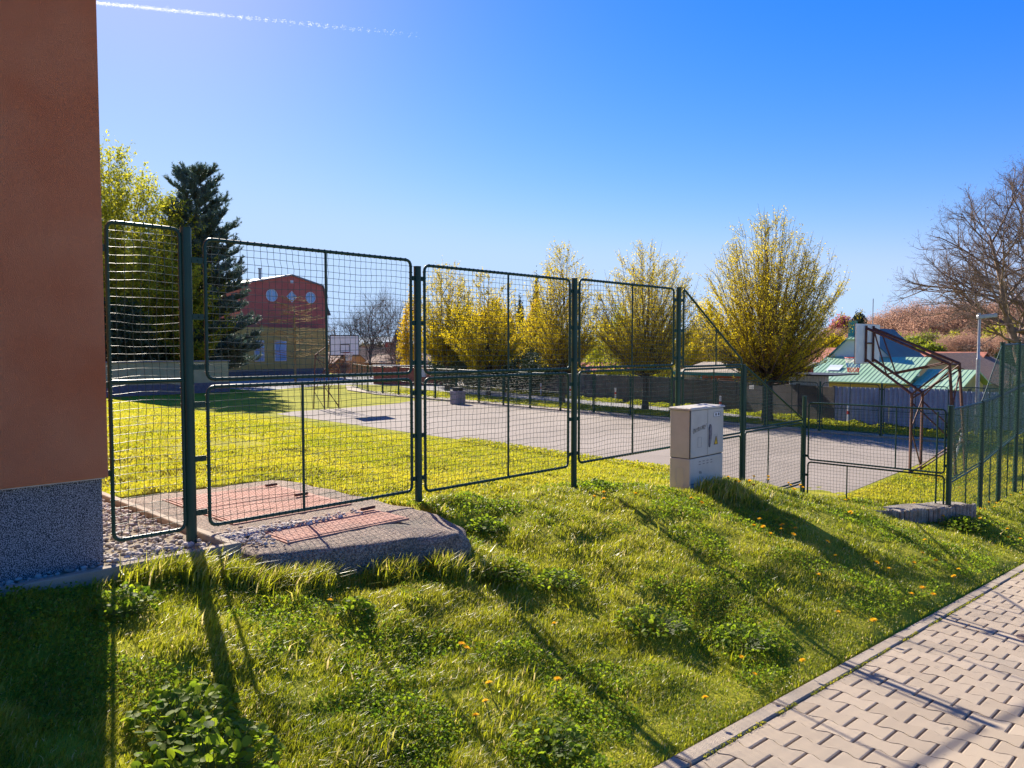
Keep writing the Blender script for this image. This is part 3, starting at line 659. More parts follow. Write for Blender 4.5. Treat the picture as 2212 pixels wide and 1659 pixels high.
# ------------------------------------------------------------------ basketball goals
def beam(b, p, q, r=.03, m=0): b.tube([p, q], r, 4, m, smooth=False)
def goal(name, label, loc, flip=1, net_cols=True):
    """board in plane y=0 facing +y*flip, frame behind; origin on the ground under the board"""
    g = thing(name, label, 'basketball goal', loc, 0, 'basketball goals')
    f = flip
    b = MB(); y0, y1 = sorted((0, .035*f)); b.box(-.9, .9, y0, y1, 2.90, 3.97); bo = b.build('backboard', M['white'], g)
    b = MB(); yy = .040*f
    for (x0, x1, z0, z1) in ((-.91, .91, 2.89, 2.94), (-.91, .91, 3.93, 3.98), (-.91, -.86, 2.89, 3.98), (.86, .91, 2.89, 3.98), (-.30, .30, 3.05, 3.09), (-.30, .30, 3.46, 3.50), (-.30, -.26, 3.05, 3.5), (.26, .30, 3.05, 3.5)):
        ya, yb = sorted((.033*f, .041*f)); b.box(x0, x1, ya, yb, z0, z1)
    b.build('border_lines', M['black'], bo)
    b = MB(); cy = .385*f; b.tube([(.225*math.cos(a), cy+.225*math.sin(a), 3.05) for a in [i*2*math.pi/20 for i in range(20)]], .010, 6, closed=True)
    ya, yb = sorted((.03*f, .17*f)); b.box(-.06, .06, ya, yb, 3.03, 3.05); rm = b.build('rim', M['red'], g)
    # net: crossing cords white, blue, red
    b = MB()
    for k in range(12):
        for sgn in (1, -1):
            pts = []
            for j in range(7):
                a = 2*math.pi*(k+sgn*j*.5)/12; rr = .22-.085*(j/6)**.8; pts.append((rr*math.cos(a), cy+rr*math.sin(a), 3.04-.40*j/6))
            b.tube(pts[:3], .0055, 4, 0, caps=False); b.tube(pts[2:5], .0065, 4, 1, caps=False); b.tube(pts[4:], .0065, 4, 2, caps=False)
    b.build('net', [M['white'], M['blue'] if net_cols else M['white'], M['red'] if net_cols else M['white']], rm)
    # frame: uprights behind board, arms, legs
    xs_ = (-.45, .45)
    fy, ry = -1.27*f, -2.13*f
    for x in xs_:
        b = MB(); beam(b, (x*.62, -.04*f, 2.93), (x*.62, -.04*f, 3.93), .032); b.build('upright', M['rust'], g)
        b = MB(); beam(b, (x*.62, -.06*f, 3.85), (x, ry, 2.92), .036); b.build('upper_arm', M['rust'], g)
        b = MB(); beam(b, (x*.62, -.06*f, 3.0), (x, fy, 2.12), .036); b.build('lower_arm', M['rust'], g)
        b = MB(); beam(b, (x*.62, -.25*f, 3.75), (x*.85, -.62*f, 2.60), .02); b.build('brace', M['rust'], g)
        b = MB(); beam(b, (x*.85, -.62*f, 2.62), (x, ry*.93, 2.95), .02); b.build('brace', M['rust'], g)
        b = MB(); beam(b, (x, fy, 2.12), (x, ry, 2.88), .022); b.build('brace', M['rust'], g)
        b = MB(); beam(b, (x, fy, 2.0), (-x, ry, 2.75), .020); b.build('brace', M['rust'], g)
        b = MB(); beam(b, (x, fy, 0), (x, fy, 2.14), .038); b.build('front_leg', M['rust'], g)
        b = MB(); beam(b, (x, ry, 2.94), (x, ry-.22*f, -.05), .038); b.build('rear_leg', M['rust'], g)
        b = MB(); beam(b, (x, fy, .05), (x, ry-.15*f, .92), .022); b.build('leg_brace', M['rust'], g)
        b = MB(); beam(b, (x, fy, 1.9), (x, ry-.1*f, 1.0), .020); b.build('leg_brace', M['rust'], g)
    for (p, q) in (((-.28, -.05*f, 3.45), (.28, -.05*f, 3.45)), ((-.45, fy, 2.1), (.45, fy, 2.1)), ((-.45, ry, 2.9), (.45, ry, 2.9)), ((-.45, fy, 1.2), (.45, fy, 1.95)), ((-.45, fy, 1.2), (.45, fy, .15)), ((-.45, ry, 1.3), (.45, ry, 2.6))):
        b = MB(); beam(b, p, q, .02); b.build('cross_bar', M['rust'], g)
    return g
gR = goal('basketball_goal', 'rusty truss basketball goal on the right with red rim and coloured net, seen from behind', (22.18, 7.57, CZ))
gR.location = (21.95, 7.57, CZ)
gL = goal('basketball_goal', 'far basketball goal facing the camera, white board with black border', (22.89, 34.4, CZ), flip=-1, net_cols=False)
# bent white-and-rust pole behind the right goal
b = MB(); b.tube([(24.2, 5.95, -1.75), (24.35, 5.75, -.62)], .03, 8, 0); b.tube([(24.35, 5.75, -.62), (23.9, 5.95, -1.0)], .03, 8, 1)
tag(b.build('bent_pole', [M['white'], M['rust']]), 'peeling white and rusty bent pole leaning behind the right basketball goal', 'pole')

# ------------------------------------------------------------------ litter bin, lamp, valve, markers
bn = thing('litter_bin', 'square concrete litter bin with raised dark lid at the far side of the court', 'bin', (30.0, 33.4, CZ))
b = MB(); b.box(-.33, .33, -.33, .33, 0, .78, bev=.03); b.build('body', mat('bin_concrete', (.20, .19, .20), (.30, .28, .28), scale=9, rough=.95, bump=.5), bn)
b = MB(); b.box(-.24, .24, -.24, .24, .94, .99, bev=.01); b.build('lid', M['black'], bn)
for sx in (-.2, .2):
    b = MB(); b.box(sx-.03, sx+.03, -.2, .2, .78, .94); b.build('lid_support', M['black'], bn)

lm = thing('street_lamp', 'slender grey street lamp with a short flat head left of the big bare tree', 'street lamp', (32.2, 7.2, CZ))
b = MB(); b.tube([(0, 0, 0), (0, 0, 2.9)], .07, 12); b.tube([(0, 0, 2.9), (0, 0, 2.95), (0, 0, 4.42)], [.07, .05, .045], 12); b.build('pole', M['galv'], lm)
hd = MB(); dx, dy = math.sin(R(44)), -math.cos(R(44))
Mh = Matrix.Translation((0, 0, 4.42)) @ Matrix.Rotation(math.atan2(dy, dx), 4, 'Z') @ Matrix.Rotation(R(-6), 4, 'Y')
hd.box(-.08, .62, -.08, .08, -.04, .10, bev=.02, M=Mh); hd.tube([Mh @ Vector((.0, 0, .1)), Mh @ Vector((0, 0, .17))], .05, 8); hd.build('lamp_head', M['galv'], lm)

vx, vy = 6.92, 1.15
b = MB(); zc = float(S(vx)); b.tube([(vx, vy, zc-.02), (vx, vy, zc+.008)], .085, 24); b.tube([(vx, vy, zc+.006), (vx, vy, zc+.012)], .06, 20, 0)
for k in range(6):
    a = k*math.pi/3; b.box(-.004, .004, .015, .055, 0, .004, M=Matrix.Translation((vx, vy, zc+.012)) @ Matrix.Rotation(a, 4, 'Z'))
tag(b.build('valve_cover', mat('cast_iron', (.09, .06, .05), (.15, .10, .08), scale=20, rough=.7)), 'small round cast iron valve cover set in the paving at the right edge', 'valve cover')
mk_desc = ['white marker post with red band in the weeds beside the cabinet, against the grey wall', 'white marker post with red band in front of the blue corrugated fence', 'white marker post at the grey wall seen left of the third fence post', 'white marker post by the grey wall left of the trunk in the third bay', 'white marker post by the grey wall just right of the third fence post']
for (x, y), ds in zip([(34.7, 19.0), (33.2, 12.2), (39.0, 34.9), (37.5, 27.5), (38.4, 31.8)], mk_desc):
    b = MB(); b.tube([(0, 0, 0), (0, 0, .5)], .05, 8, 0); b.tube([(0, 0, .5), (0, 0, .64)], .052, 8, 1); b.tube([(0, 0, .64), (0, 0, .9)], .05, 8, 0)
    o = tag(b.build('marker_post', [M['white'], M['red']]), ds, 'marker post', 'marker posts along the wall'); o.location = (x, y, CZ)

# ------------------------------------------------------------------ palisade kerb under the corner post
pe = thing('palisade_edging', 'weathered low palisade edging with crumbling scalloped top under the corner post', 'edging', (0, 0, 0))
rg = random.Random(3)
p0, p1 = Vector((10.6, 3.66)), Vector((12.08, 2.72)); L_ = (p1-p0).length; k = 17
bm_ = MB(); k = 30
for i in range(k):
    t = (i+.5)/k; lobe = abs(math.sin(t*math.pi*3.6)); p = p0.lerp(p1, t)+Vector((-.53, -.85))*(.07*lobe**.6); gz = float(H(p.x, p.y)); top = min(-.585, gz+.05+.20*min(1, t*2.2))+.012*rg.uniform(-1, 1)-.03*(1-lobe)
    if i > k-7: top = -.575; p = p0.lerp(p1, t)+Vector((-.53, -.85))*.05
    n_ = 8; rr = L_/k*.56
    vs = []
    for (zz, s_) in ((gz-.25, 1), (top-.02, 1.0), (top, .7)):
        for a in range(n_): an = 2*math.pi*a/n_; vs.append((p.x+rr*s_*math.cos(an)*(1+rg.uniform(-.08, .08)), p.y+rr*s_*math.sin(an)*(1+rg.uniform(-.08, .08)), zz+rg.uniform(-.008, .008)))
    fs = [(q*n_+a, q*n_+(a+1) % n_, q*n_+n_+(a+1) % n_, q*n_+n_+a) for q in (0, 1) for a in range(n_)]+[tuple(range(2*n_, 3*n_))]
    bm_.add(vs, fs)
bm_.build('palisade', M['old_conc'], pe)
b = MB(); vs = []; 
for i in range(9):
    t = i/8; p = p0.lerp(p1, t); nrm = Vector((.53, .85)); 
    for q in (-.04, .2, .45):
        x, y = p.x+nrm.x*q, p.y+nrm.y*q; vs.append((x, y, -.625+.05*float(vnoise(x, y, 9, 2))-(.16*(1-min(1, t*2.2)))-(.04 if q > .3 else 0)))
b.add(vs, [(i*3+j, i*3+j+1, i*3+j+4, i*3+j+3) for i in range(8) for j in range(2)], smooth=True); b.build('earth_fill', M['old_conc'], pe)

# ------------------------------------------------------------------ far mesh fence on the other side of the court
ff = thing('court_fence', 'low green mesh fence along the far side of the basketball court', 'fence', (0, 0, 0))
def FXY(y): return (float(np.interp(y, [4, 9.7, 12, 23.4, 28, 40, 47, 55], [29.5, 29.75, 29.85, 30.4, 30.7, 32.1, 33.2, 37.2])), y)
ypos = list(np.arange(5.1, 55, 2.32)); 
for i, y in enumerate(ypos):
    x, y = FXY(y); b = MB(); b.tube([(x, y, CZ-.1), (x, y, .27)], .04, 8); b.box(x-.05, x+.05, y-.05, y+.05, CZ, CZ+.15, bev=.01)
    for z in (.05, -1.3): b.box(x-.02, x+.02, y-.09, y+.09, z-.03, z+.03)
    b.build('post', M['green'], ff)
    if i+1 < len(ypos):
        x2, y2 = FXY(ypos[i+1]); d = math.hypot(x2-x, y2-y); du = ((x2-x)/d, (y2-y)/d); c = .05 if i < 8 else (.1 if i < 14 else .15)
        panel(ff, (x, y), du, rect(.09, d-.09, CZ+.14, .22), cell=c, r=.0022 if i < 8 else (.0028 if i < 14 else .0035), fr=.016, ties=False, bars=(d/2,), warp=.5, nseg=.2, wire_n=3, round_=.15)
        b = MB(); b.tube([(x+du[0]*.09, y+du[1]*.09, -.75), (x+du[0]*(d-.09), y+du[1]*(d-.09), -.75)], .014, 5); b.build('mid_rail', M['green'], ff)

# ------------------------------------------------------------------ walls beyond the path
WL = [(33.75, 13.0), (36.3, 19.0), (38.0, 27.0), (39.9, 35.0), (44.0, 48.2)]
gw = thing('concrete_wall', 'long dark grey concrete panel wall behind the row of trees', 'wall', (0, 0, 0))
for (a, c) in zip(WL[:-1], WL[1:]):
    L_ = math.dist(a, c); k = round(L_/2.0); du = ((c[0]-a[0])/L_, (c[1]-a[1])/L_); ang = math.atan2(du[1], du[0])
    for i in range(k):
        s = i*L_/k; Mx = Matrix.Translation((a[0]+du[0]*s, a[1]+du[1]*s, CZ)) @ Matrix.Rotation(ang, 4, 'Z')
        b = MB(); 
        for q in range(4): b.box(.05, L_/k-.05, -.03, .03, q*.40+.004, q*.40+.398, bev=.008, M=Mx)
        b.build('wall_panel', M['slabfence'], gw)
        b = MB(); b.box(-.06, .06, -.07, .07, 0, 1.66, bev=.01, M=Mx); b.build('wall_post', M['slabfence'], gw)
num = thing('number_plate', 'small white plates with dark numbers on the grey wall left of the big tree trunk', 'sign', (0, 0, 0))
wx, wy = 36.05-.16*0, 17.55
d_ = Vector((2.55, 6.0)).normalized(); ang = math.atan2(-d_.y, -d_.x)
wp = Vector((33.75, 13.0)).lerp(Vector((36.3, 19.0)), .80)
Mx = Matrix.Translation((wp.x-.11, wp.y+.045, -.38)) @ Matrix.Rotation(ang, 4, 'Z')
for i in range(2):
    b = MB(); b.box(-.17+i*.18, -.01+i*.18, -.01, .01, -.11, .11, M=Mx); pl = b.build('plate', M['white'], num)
    b = MB(); x0 = -.13+i*.18
    for zz in (-.07, 0, .07): b.box(x0, x0+.08, .011, .014, zz-.012, zz+.012, M=Mx)
    b.box(x0+.055, x0+.08, .011, .0145, -.08, .08, M=Mx); b.build('digit', M['ink'], pl)

bw = thing('corrugated_fence', 'blue grey corrugated sheet metal fence on the right behind the court', 'fence', (0, 0, 0))
def corr(a, c, z0, z1, parent, name, m, amp=.035, wl=.19, part=2.2):
    L_ = math.dist(a, c); du = ((c[0]-a[0])/L_, (c[1]-a[1])/L_); dn = (-du[1], du[0]); k = max(1, round(L_/part))
    for i in range(k):
        s = np.arange(i*L_/k, (i+1)*L_/k+1e-6, wl/8); rgx = random.Random(i)
        o = amp*np.clip(np.sin(2*np.pi*s/wl)*1.6, -1, 1); zt = z1+rgx.uniform(-.03, .03)
        x = a[0]+du[0]*s+dn[0]*o; y = a[1]+du[1]*s+dn[1]*o; m_ = len(s)
        V = np.r_[np.c_[x, y, np.full(m_, z0)], np.c_[x, y, np.full(m_, zt)]]; j = np.arange(m_-1); F = np.stack([j, j+1, m_+j+1, m_+j], 1)
        np_mesh(name, V, [F], m, parent, smooth=True)
corr((33.5, 4.0), (33.70, 12.95), CZ, -.09, bw, 'sheet', M['corr'])
corr((33.4, -14), (33.5, 4.0), CZ, -.12, bw, 'sheet', M['corr'])
b = MB(); b.tube([(33.56, -14, -.5), (33.76, 12.9, -.45)], .03, 6); b.tube([(33.56, -14, -1.4), (33.76, 12.9, -1.4)], .03, 6); b.build('rail', M['rust'], bw)
sh = thing('white_shed', 'small white ribbed shed with dark roof edge behind the end of the grey wall', 'shed', (0, 0, 0))
corr((34.6, 13.6), (35.4, 15.8), CZ, .30, sh, 'wall', M['white'], amp=.02, wl=.16)
b = MB(); b.box(34.4, 37.5, 13.3, 16.2, .30, .36, M=None); b.build('roof', M['black'], sh)

# ------------------------------------------------------------------ vegetation builders
def leaf_quads(C, size, rng, up_bias=.0, aspect=.6):
    n_ = len(C); N = rng.normal(0, 1, (n_, 3)); N[:, 2] += up_bias; N /= np.linalg.norm(N, axis=1)[:, None]
    A = np.cross(N, rng.normal(0, 1, (n_, 3))); A /= np.linalg.norm(A, axis=1)[:, None]; B = np.cross(N, A)
    s = (size*rng.uniform(.6, 1.3, n_))[:, None]
    V = np.stack([C-A*s, C+B*s*aspect*.8+N*s*.12, C+A*s, C-B*s*aspect*.8+N*s*.12], 1).reshape(-1, 3)
    F = np.arange(n_*4).reshape(n_, 4); return V, F
def tree_parts(root, segs, leaves, lm, tm, lsize, seed, n=4, aspect=.6):
    rng = np.random.default_rng(seed)
    sg = np.array(segs, float)   # x0 y0 z0 x1 y1 z1 r0 r1
    thick = sg[:, 6] > .0
    V, F = seg_prisms(sg[:, 0:3], sg[:, 3:6], sg[:, 6], sg[:, 7], n=n)
    np_mesh('trunk', V, [F], tm, root, smooth=True)
    if leaves is not None and len(leaves):
        C = np.array(leaves); V, F = leaf_quads(C, lsize, rng, aspect=aspect)
        t = np.clip(rng.normal(.5, .25, len(C))+.5*(vnoise(C[:, 0]+C[:, 1], C[:, 2], 1.3, seed)-.5), 0, 1)
        np_mesh('crown', V, [F], lm, root, tint=np.repeat(t, 4))
def hornbeam(seed, Ht, Rad, tH, nprim=80, nsec=13, nleaf=20, r0=.18, lm='leaf_y', lsize=.05, top=1.9, spread=.32):
    rg = np.random.default_rng(seed); segs = []; leaves = []
    def prof(t): return (.46+.54*np.clip(t/spread, 0, 1)**.8)*(1 if t < spread else max(.03, (1-((t-spread)/(1-spread))**top)))
    def line(P, ra, rb):
        for i in range(len(P)-1):
            u0, u1 = i/(len(P)-1), (i+1)/(len(P)-1); segs.append([*P[i], *P[i+1], ra+(rb-ra)*u0, ra+(rb-ra)*u1])
    tp = [np.array([0, 0, -.15])]
    for i in range(1, 9): tp.append(np.array([rg.normal(0, .03*i), rg.normal(0, .03*i), Ht*.85*i/8]))
    segs.append([0, 0, -.15, 0, 0, tH*.25, r0*1.5, r0*1.05]); segs.append([0, 0, tH*.25, 0, 0, tH, r0*1.05, r0*.95])
    line(tp[max(1, int(8*tH/Ht)):], r0*.8, .01)
    for i in range(nprim):
        az = i*2.399+rg.normal(0, .3); t1 = rg.uniform(-.04, .32) if rg.uniform() < .18 else rg.uniform(.12, .97); z1 = tH+(Ht-tH)*t1; Rr = Rad*prof(t1)*rg.uniform(.7, 1.08)
        z0 = tH*rg.uniform(.85, 1.05)+(z1-tH)*.35*rg.uniform(0, 1)
        K = 9; P = []; t1 = max(t1, 0); wob = rg.normal(0, .12, 2)
        for k in range(K):
            s = k/(K-1); rr = Rr*s**.75; P.append(np.array([rr*math.cos(az)+wob[0]*math.sin(s*5), rr*math.sin(az)+wob[1]*math.sin(s*4+1), z0+(z1-z0)*s**1.25]))
        line(P, .026+.02*(1-t1), .005)
        # terminal shoot
        tip = P[-1]; d = np.array([math.cos(az)*.25, math.sin(az)*.25, 1.0])*rg.uniform(.3, .8); segs.append([*tip, *(tip+d), .008, .003])
        for q in range(6): leaves.append(tip+d*rg.uniform(0, 1)+rg.normal(0, .05, 3))
        for j in range(nsec):
            s = rg.uniform(.25, 1); k = min(K-2, int(s*(K-1))); f_ = s*(K-1)-k; p = P[k]*(1-f_)+P[k+1]*f_
            a2 = az+rg.normal(0, 1.1); el = rg.uniform(.5, 1.2); Ls = rg.uniform(.35, .95)*(Ht/9)
            d = np.array([math.cos(a2)*math.cos(el), math.sin(a2)*math.cos(el), math.sin(el)])*Ls; q_ = p+d
            segs.append([*p, *q_, .008, .003])
            for l_ in range(nleaf): leaves.append(p+d*rg.uniform(.15, 1.08)+rg.normal(0, .055*Ht/9, 3))
    return segs, leaves
def bare(seed, Ht, spread_=1.0, levels=5, nb=(7, 6, 5, 4, 4), r0=.3, tH=.28, droop=.0, up=.35, rad=None, tr=None):
    rg = np.random.default_rng(seed); segs = []; tips = []
    def grow(p, d, L_, r_, lev):
        K = 5 if lev < 2 else (4 if lev < 3 else 3); P = [p]; dd = d.copy()
        for k in range(K):
            dd = dd+rg.normal(0, .16 if lev else .05, 3)+np.array([0, 0, up*.12 if lev else .0]); dd /= np.linalg.norm(dd); P.append(P[-1]+dd*L_/K)
        for k in range(K): segs.append([*P[k], *P[k+1], r_*(1-k/K*.55), r_*(1-(k+1)/K*.55)])
        if lev >= levels: tips.append(P[-1]); return
        for j in range(nb[lev]):
            s = rg.uniform(.35 if lev else tH+.1, 1.0) if j else 1.0; k = min(K-1, int(s*K)); q = P[k]*(1-(s*K-k))+P[min(K, k+1)]*(s*K-k) if k < K else P[-1]
            ax = rg.normal(0, 1, 3); ax -= ax.dot(dd)*dd; ax /= np.linalg.norm(ax); an = rg.uniform(.45, .95)*(spread_ if lev == 0 else 1)
            nd = dd*math.cos(an)+ax*math.sin(an); nd[2] += .10*up; nd /= np.linalg.norm(nd)
            grow(q, nd, L_*rg.uniform(.5, .78) if lev else Ht*rg.uniform(.38, .55), r_*rg.uniform(.4, .6), lev+1)
    grow(np.array([0, 0, -.2]), np.array([.0, .0, 1.0]), Ht*.5, r0, 0)
    return segs, tips
def bush_leaves(seed, rx, ry, rz, n_, clump=14, z0=0.0, taper=0.0):
    rg = np.random.default_rng(seed); c = rg.normal(0, 1, (clump*6, 3)); c /= np.linalg.norm(c, axis=1)[:, None]; c *= rg.uniform(.55, .95, (len(c), 1))
    k = rg.integers(0, len(c), n_); P = c[k]+rg.normal(0, .13, (n_, 3)); hh = (P[:, 2]+1)/2
    sc = 1-taper*np.clip(hh, 0, 1); P[:, 0] *= sc; P[:, 1] *= sc
    P = P*[rx, ry, rz]+[0, 0, rz+z0]; return P
def bush(name, label, cat, loc, seed, rx, ry, rz, n_, lm, lsize, z0=0.0, taper=0., group=None, trunk=True):
    root = thing(name, label, cat, loc, 0, group); P = bush_leaves(seed, rx, ry, rz, n_, z0=z0, taper=taper)
    rg = np.random.default_rng(seed+1); segs = [[0, 0, -.2, 0, 0, z0+rz, .03*rz+.03, .02]]
    for i in range(14):
        q = P[rg.integers(0, len(P))]; segs.append([0, 0, z0*.8+rg.uniform(0, .4)*rz, *q, .02*rz**.5, .006])
    tree_parts(root, segs, P, M[lm], M['bark'], lsize, seed); return root

# ---- row of spring trees beyond the court
GT = 'row of spring leafed trees beyond the court'
def place_tree(root_label, loc, seed, Ht, Rad, tH, **kw):
    rt = thing('spring_tree', root_label, 'tree', loc, 0, GT); lmn = kw.pop('lm', 'leaf_y'); ls = kw.pop('lsize', .042)
    sg, lv = hornbeam(seed, Ht, Rad, tH, **kw); tree_parts(rt, sg, lv, M[lmn], M['bark'], ls, seed); return rt
place_tree('largest yellow green tree, nearest of the row, right of the slanting fence top', (31.9, 15.2, CZ), 1, 9.1, 3.3, 1.95, nprim=230, nsec=19, nleaf=20, r0=.24, lsize=.036)
place_tree('yellow green tree seen in the third fence bay left of the tall post', (33.4, 22.6, CZ), 2, 8.7, 3.0, 2.1, nprim=170, nsec=18, nleaf=18, r0=.19, lsize=.041)
place_tree('sparse tall yellow green tree seen behind the third tall fence post', (34.4, 29.1, CZ), 3, 9.3, 2.5, 2.1, nprim=140, nsec=16, nleaf=15, r0=.19, lsize=.05)
place_tree('dense golden green tree in the middle of the row in the second fence bay', (36.6, 37.6, CZ), 4, 8.6, 2.9, 1.7, nprim=110, nsec=14, nleaf=18, r0=.19, lsize=.06)
place_tree('yellow green tree just right of the second fence post, thin airy crown', (38.7, 44.3, CZ), 5, 9.8, 2.6, 2.3, nprim=150, nsec=15, nleaf=15, r0=.22, lsize=.06)

# golden shrubs/conifers behind them
x, y = spot(1165, 64); bush('golden_tree', 'bright golden yellow tree behind the row, left of the third fence post', 'tree', (x, y, CZ), 21, 2.2, 2.2, 3.5, 16000, 'forsythia', .10, z0=.3, taper=.5)
x, y = spot(1070, 66); bush('golden_tree', 'bright golden yellow tree behind the row in the middle of the second bay', 'tree', (x, y, CZ), 22, 3.0, 3.0, 3.6, 18000, 'forsythia', .10, z0=.2, taper=.45)
x, y = spot(1018, 70); bush('golden_tree', 'low golden green tree behind the airy tree in the second bay', 'tree', (x, y, CZ), 23, 2.6, 2.6, 3.4, 12000, 'leaf_y', .10, z0=.2, taper=.4)
x, y = spot(888, 76); bush('golden_tree', 'narrow yellow tree seen just left of the second fence post', 'tree', (x, y, CZ), 24, 1.6, 1.6, 4.3, 8000, 'forsythia', .10, z0=.2, taper=.5)
x, y = spot(1330, 56); bush('golden_tree', 'soft yellow green bush behind the trees in the third bay', 'bush', (x, y, CZ), 25, 2.6, 2.6, 3.0, 12000, 'leaf_yg', .09, z0=.2, taper=.35)
x, y = spot(1440, 60); bush('golden_tree', 'low yellow green bush behind the wall beside the tall post', 'bush', (x, y, CZ), 26, 2.4, 2.4, 2.4, 9000, 'leaf_yg', .09, z0=.2, taper=.3)
x, y = spot(1530, 58); bush('golden_tree', 'yellow green bush behind the wall left of the largest tree', 'bush', (x, y, CZ), 27, 2.2, 2.2, 3.3, 9000, 'leaf_y', .09, z0=.2, taper=.4)
for i, (px, dep, ht, wd, lb) in enumerate([(1158, 70, 9.6, 1.0, 'tallest narrow dark cypress rising above the golden trees'), (1124, 72, 8.2, 1.1, 'dark cypress tip poking out just left of the tallest cypress'), (1030, 80, 6.6, 1.3, 'short dark cypress behind the low golden tree'), (995, 84, 6.9, 1.2, 'dark cypress behind the thin airy tree')]):
    x, y = spot(px, dep); bush('cypress', lb, 'cypress', (x, y, CZ), 40+i, wd, wd, ht/2, 6000, 'hedge', .10, taper=.75, group='dark cypresses')
for i, (px, dep, rx, rz, lb) in enumerate([(975, 64, 1.9, 1.7, 'dark rounded hedge conifer behind the red brick wall end'), (1040, 60, 3.0, 1.9, 'dark rounded hedge bush in the middle of the second bay'), (1120, 57, 2.6, 1.7, 'dark hedge bush behind the wall below the golden tree'), (1190, 54, 2.2, 1.6, 'dark hedge bush behind the wall beside the sparse tall tree')]):
    x, y = spot(px, dep); bush('hedge_bush', lb, 'bush', (x, y, CZ), 50+i, rx, rx, rz, 9000, 'hedge', .09, group='dark hedge bushes behind the wall')

# ---- left: tall limey trees and a pine
x, y = 22.3, 66
rt = thing('lime_tree', 'tall bright yellow green tree behind the fence beside the orange wall', 'tree', (x, y, -1.8))
sg, lv = hornbeam(31, 19.6, 8.4, 2.2, nprim=340, nsec=22, nleaf=17, r0=.4, top=1.6, spread=.35); tree_parts(rt, sg, lv, M['leaf_yg'], M['bark'], .12, 31)
x, y = spot(345, 60)
rt = thing('lime_tree', 'smaller yellow green tree between the tall lime tree and the pine', 'tree', (x, y, -1.8))
sg, lv = hornbeam(32, 12.5, 5.0, 1.2, nprim=150, nsec=16, nleaf=18, r0=.3, top=1.5); tree_parts(rt, sg, lv, M['leaf_yg'], M['bark'], .12, 32)
x, y = spot(240, 55); bush('evergreen_bush', 'dark evergreen bushes at the foot of the tall lime tree beside the orange wall', 'bush', (x, y, -1.8), 33, 3.2, 2.2, 3.4, 20000, 'hedge', .14)
x, y = spot(350, 60); bush('evergreen_bush', 'dark evergreen bush seen through the first fence panel behind the tall post', 'bush', (x, y, -1.8), 34, 3.4, 2.2, 3.0, 20000, 'hedge', .14)
def pine(seed, Ht, Rb):
    rg = np.random.default_rng(seed); segs = [[0, 0, -.2, 0, 0, Ht*.5, .32, .19], [0, 0, Ht*.5, 0, 0, Ht*.97, .19, .03]]; sh = []
    z = 1.6
    while z < Ht*.95:
        t = z/Ht; nb = int(9-4*t); Lb = Rb*(1-t)**.72*(.45+.55*min(1, t/.10))+.45
        a0 = rg.uniform(0, 6.28)
        for i in range(nb):
            az = a0+i*6.283/nb+rg.normal(0, .25); L_ = Lb*rg.uniform(.6, 1.15); el = -.22+.72*t+rg.normal(0, .12); P = []; K = 7
            for k in range(K+1):
                s = k/K; P.append(np.array([math.cos(az)*L_*s, math.sin(az)*L_*s, z+L_*(math.tan(el)*s+.22*s*s)]))
            for k in range(K): segs.append([*P[k], *P[k+1], .05*(1-k/K)+.012, .05*(1-(k+1)/K)+.012])
            m_ = int(7+L_*8)
            for j in range(m_):
                s = rg.uniform(.22, 1)**.8; k = min(K-1, int(s*K)); p = P[k]*(1-(s*K-k))+P[k+1]*(s*K-k)
                a2 = az+rg.normal(0, .9); d = np.array([math.cos(a2)*.7, math.sin(a2)*.7, rg.uniform(.25, 1.2)]); d /= np.linalg.norm(d); ls = rg.uniform(.4, .95); sh.append((p, d*ls)); segs.append([*p, *(p+d*ls*.9), .02, .008])
            sh.append((P[-1], np.array([math.cos(az)*.35, math.sin(az)*.35, .9])*.8))
        z += rg.uniform(.36, .52)
    for k in range(7): a = rg.uniform(0, 6.28); sh.append((np.array([0, 0, Ht*.93+.02*k]), np.array([math.cos(a)*.35, math.sin(a)*.35, 1.0])*rg.uniform(.6, 1.1)))
    return segs, sh
sg, sh_ = pine(7, 18.9, 5.2); rt = thing('pine_tree', 'tall dark blue green pine with upturned shoots left of the red building', 'pine tree', (28.6, 65.0, -1.8))
V, F = seg_prisms(*[np.array(sg)[:, i:i+3] for i in (0, 3)], np.array(sg)[:, 6], np.array(sg)[:, 7], n=4); np_mesh('trunk', V, [F], M['bark'], rt, smooth=True)
rg = np.random.default_rng(9); PP = np.array([s_[0] for s_ in sh_]); DD = np.array([s_[1] for s_ in sh_]); nn = 60
t = rg.uniform(0, 1, (len(PP), nn, 1)); base = PP[:, None]+DD[:, None]*t; dn_ = DD/np.linalg.norm(DD, axis=1)[:, None]
rad = rg.normal(0, 1, base.shape); rad -= (rad*dn_[:, None]).sum(-1, keepdims=True)*dn_[:, None]; rad /= np.linalg.norm(rad, axis=-1, keepdims=True)
nd = rad*.8+dn_[:, None]*.75; nd /= np.linalg.norm(nd, axis=-1, keepdims=True); ln = rg.uniform(.16, .28, t.shape)
sd_ = np.cross(nd, rg.normal(0, 1, nd.shape)); sd_ /= np.linalg.norm(sd_, axis=-1, keepdims=True)
V = np.stack([base-sd_*.024, base+sd_*.024, base+nd*ln], -2).reshape(-1, 3); F = np.arange(len(V)).reshape(-1, 3)
tt = np.repeat(np.clip(rg.normal(.45, .25, len(F)), 0, 1), 3); np_mesh('crown', V, [F], M['needle'], rt, tint=tt)

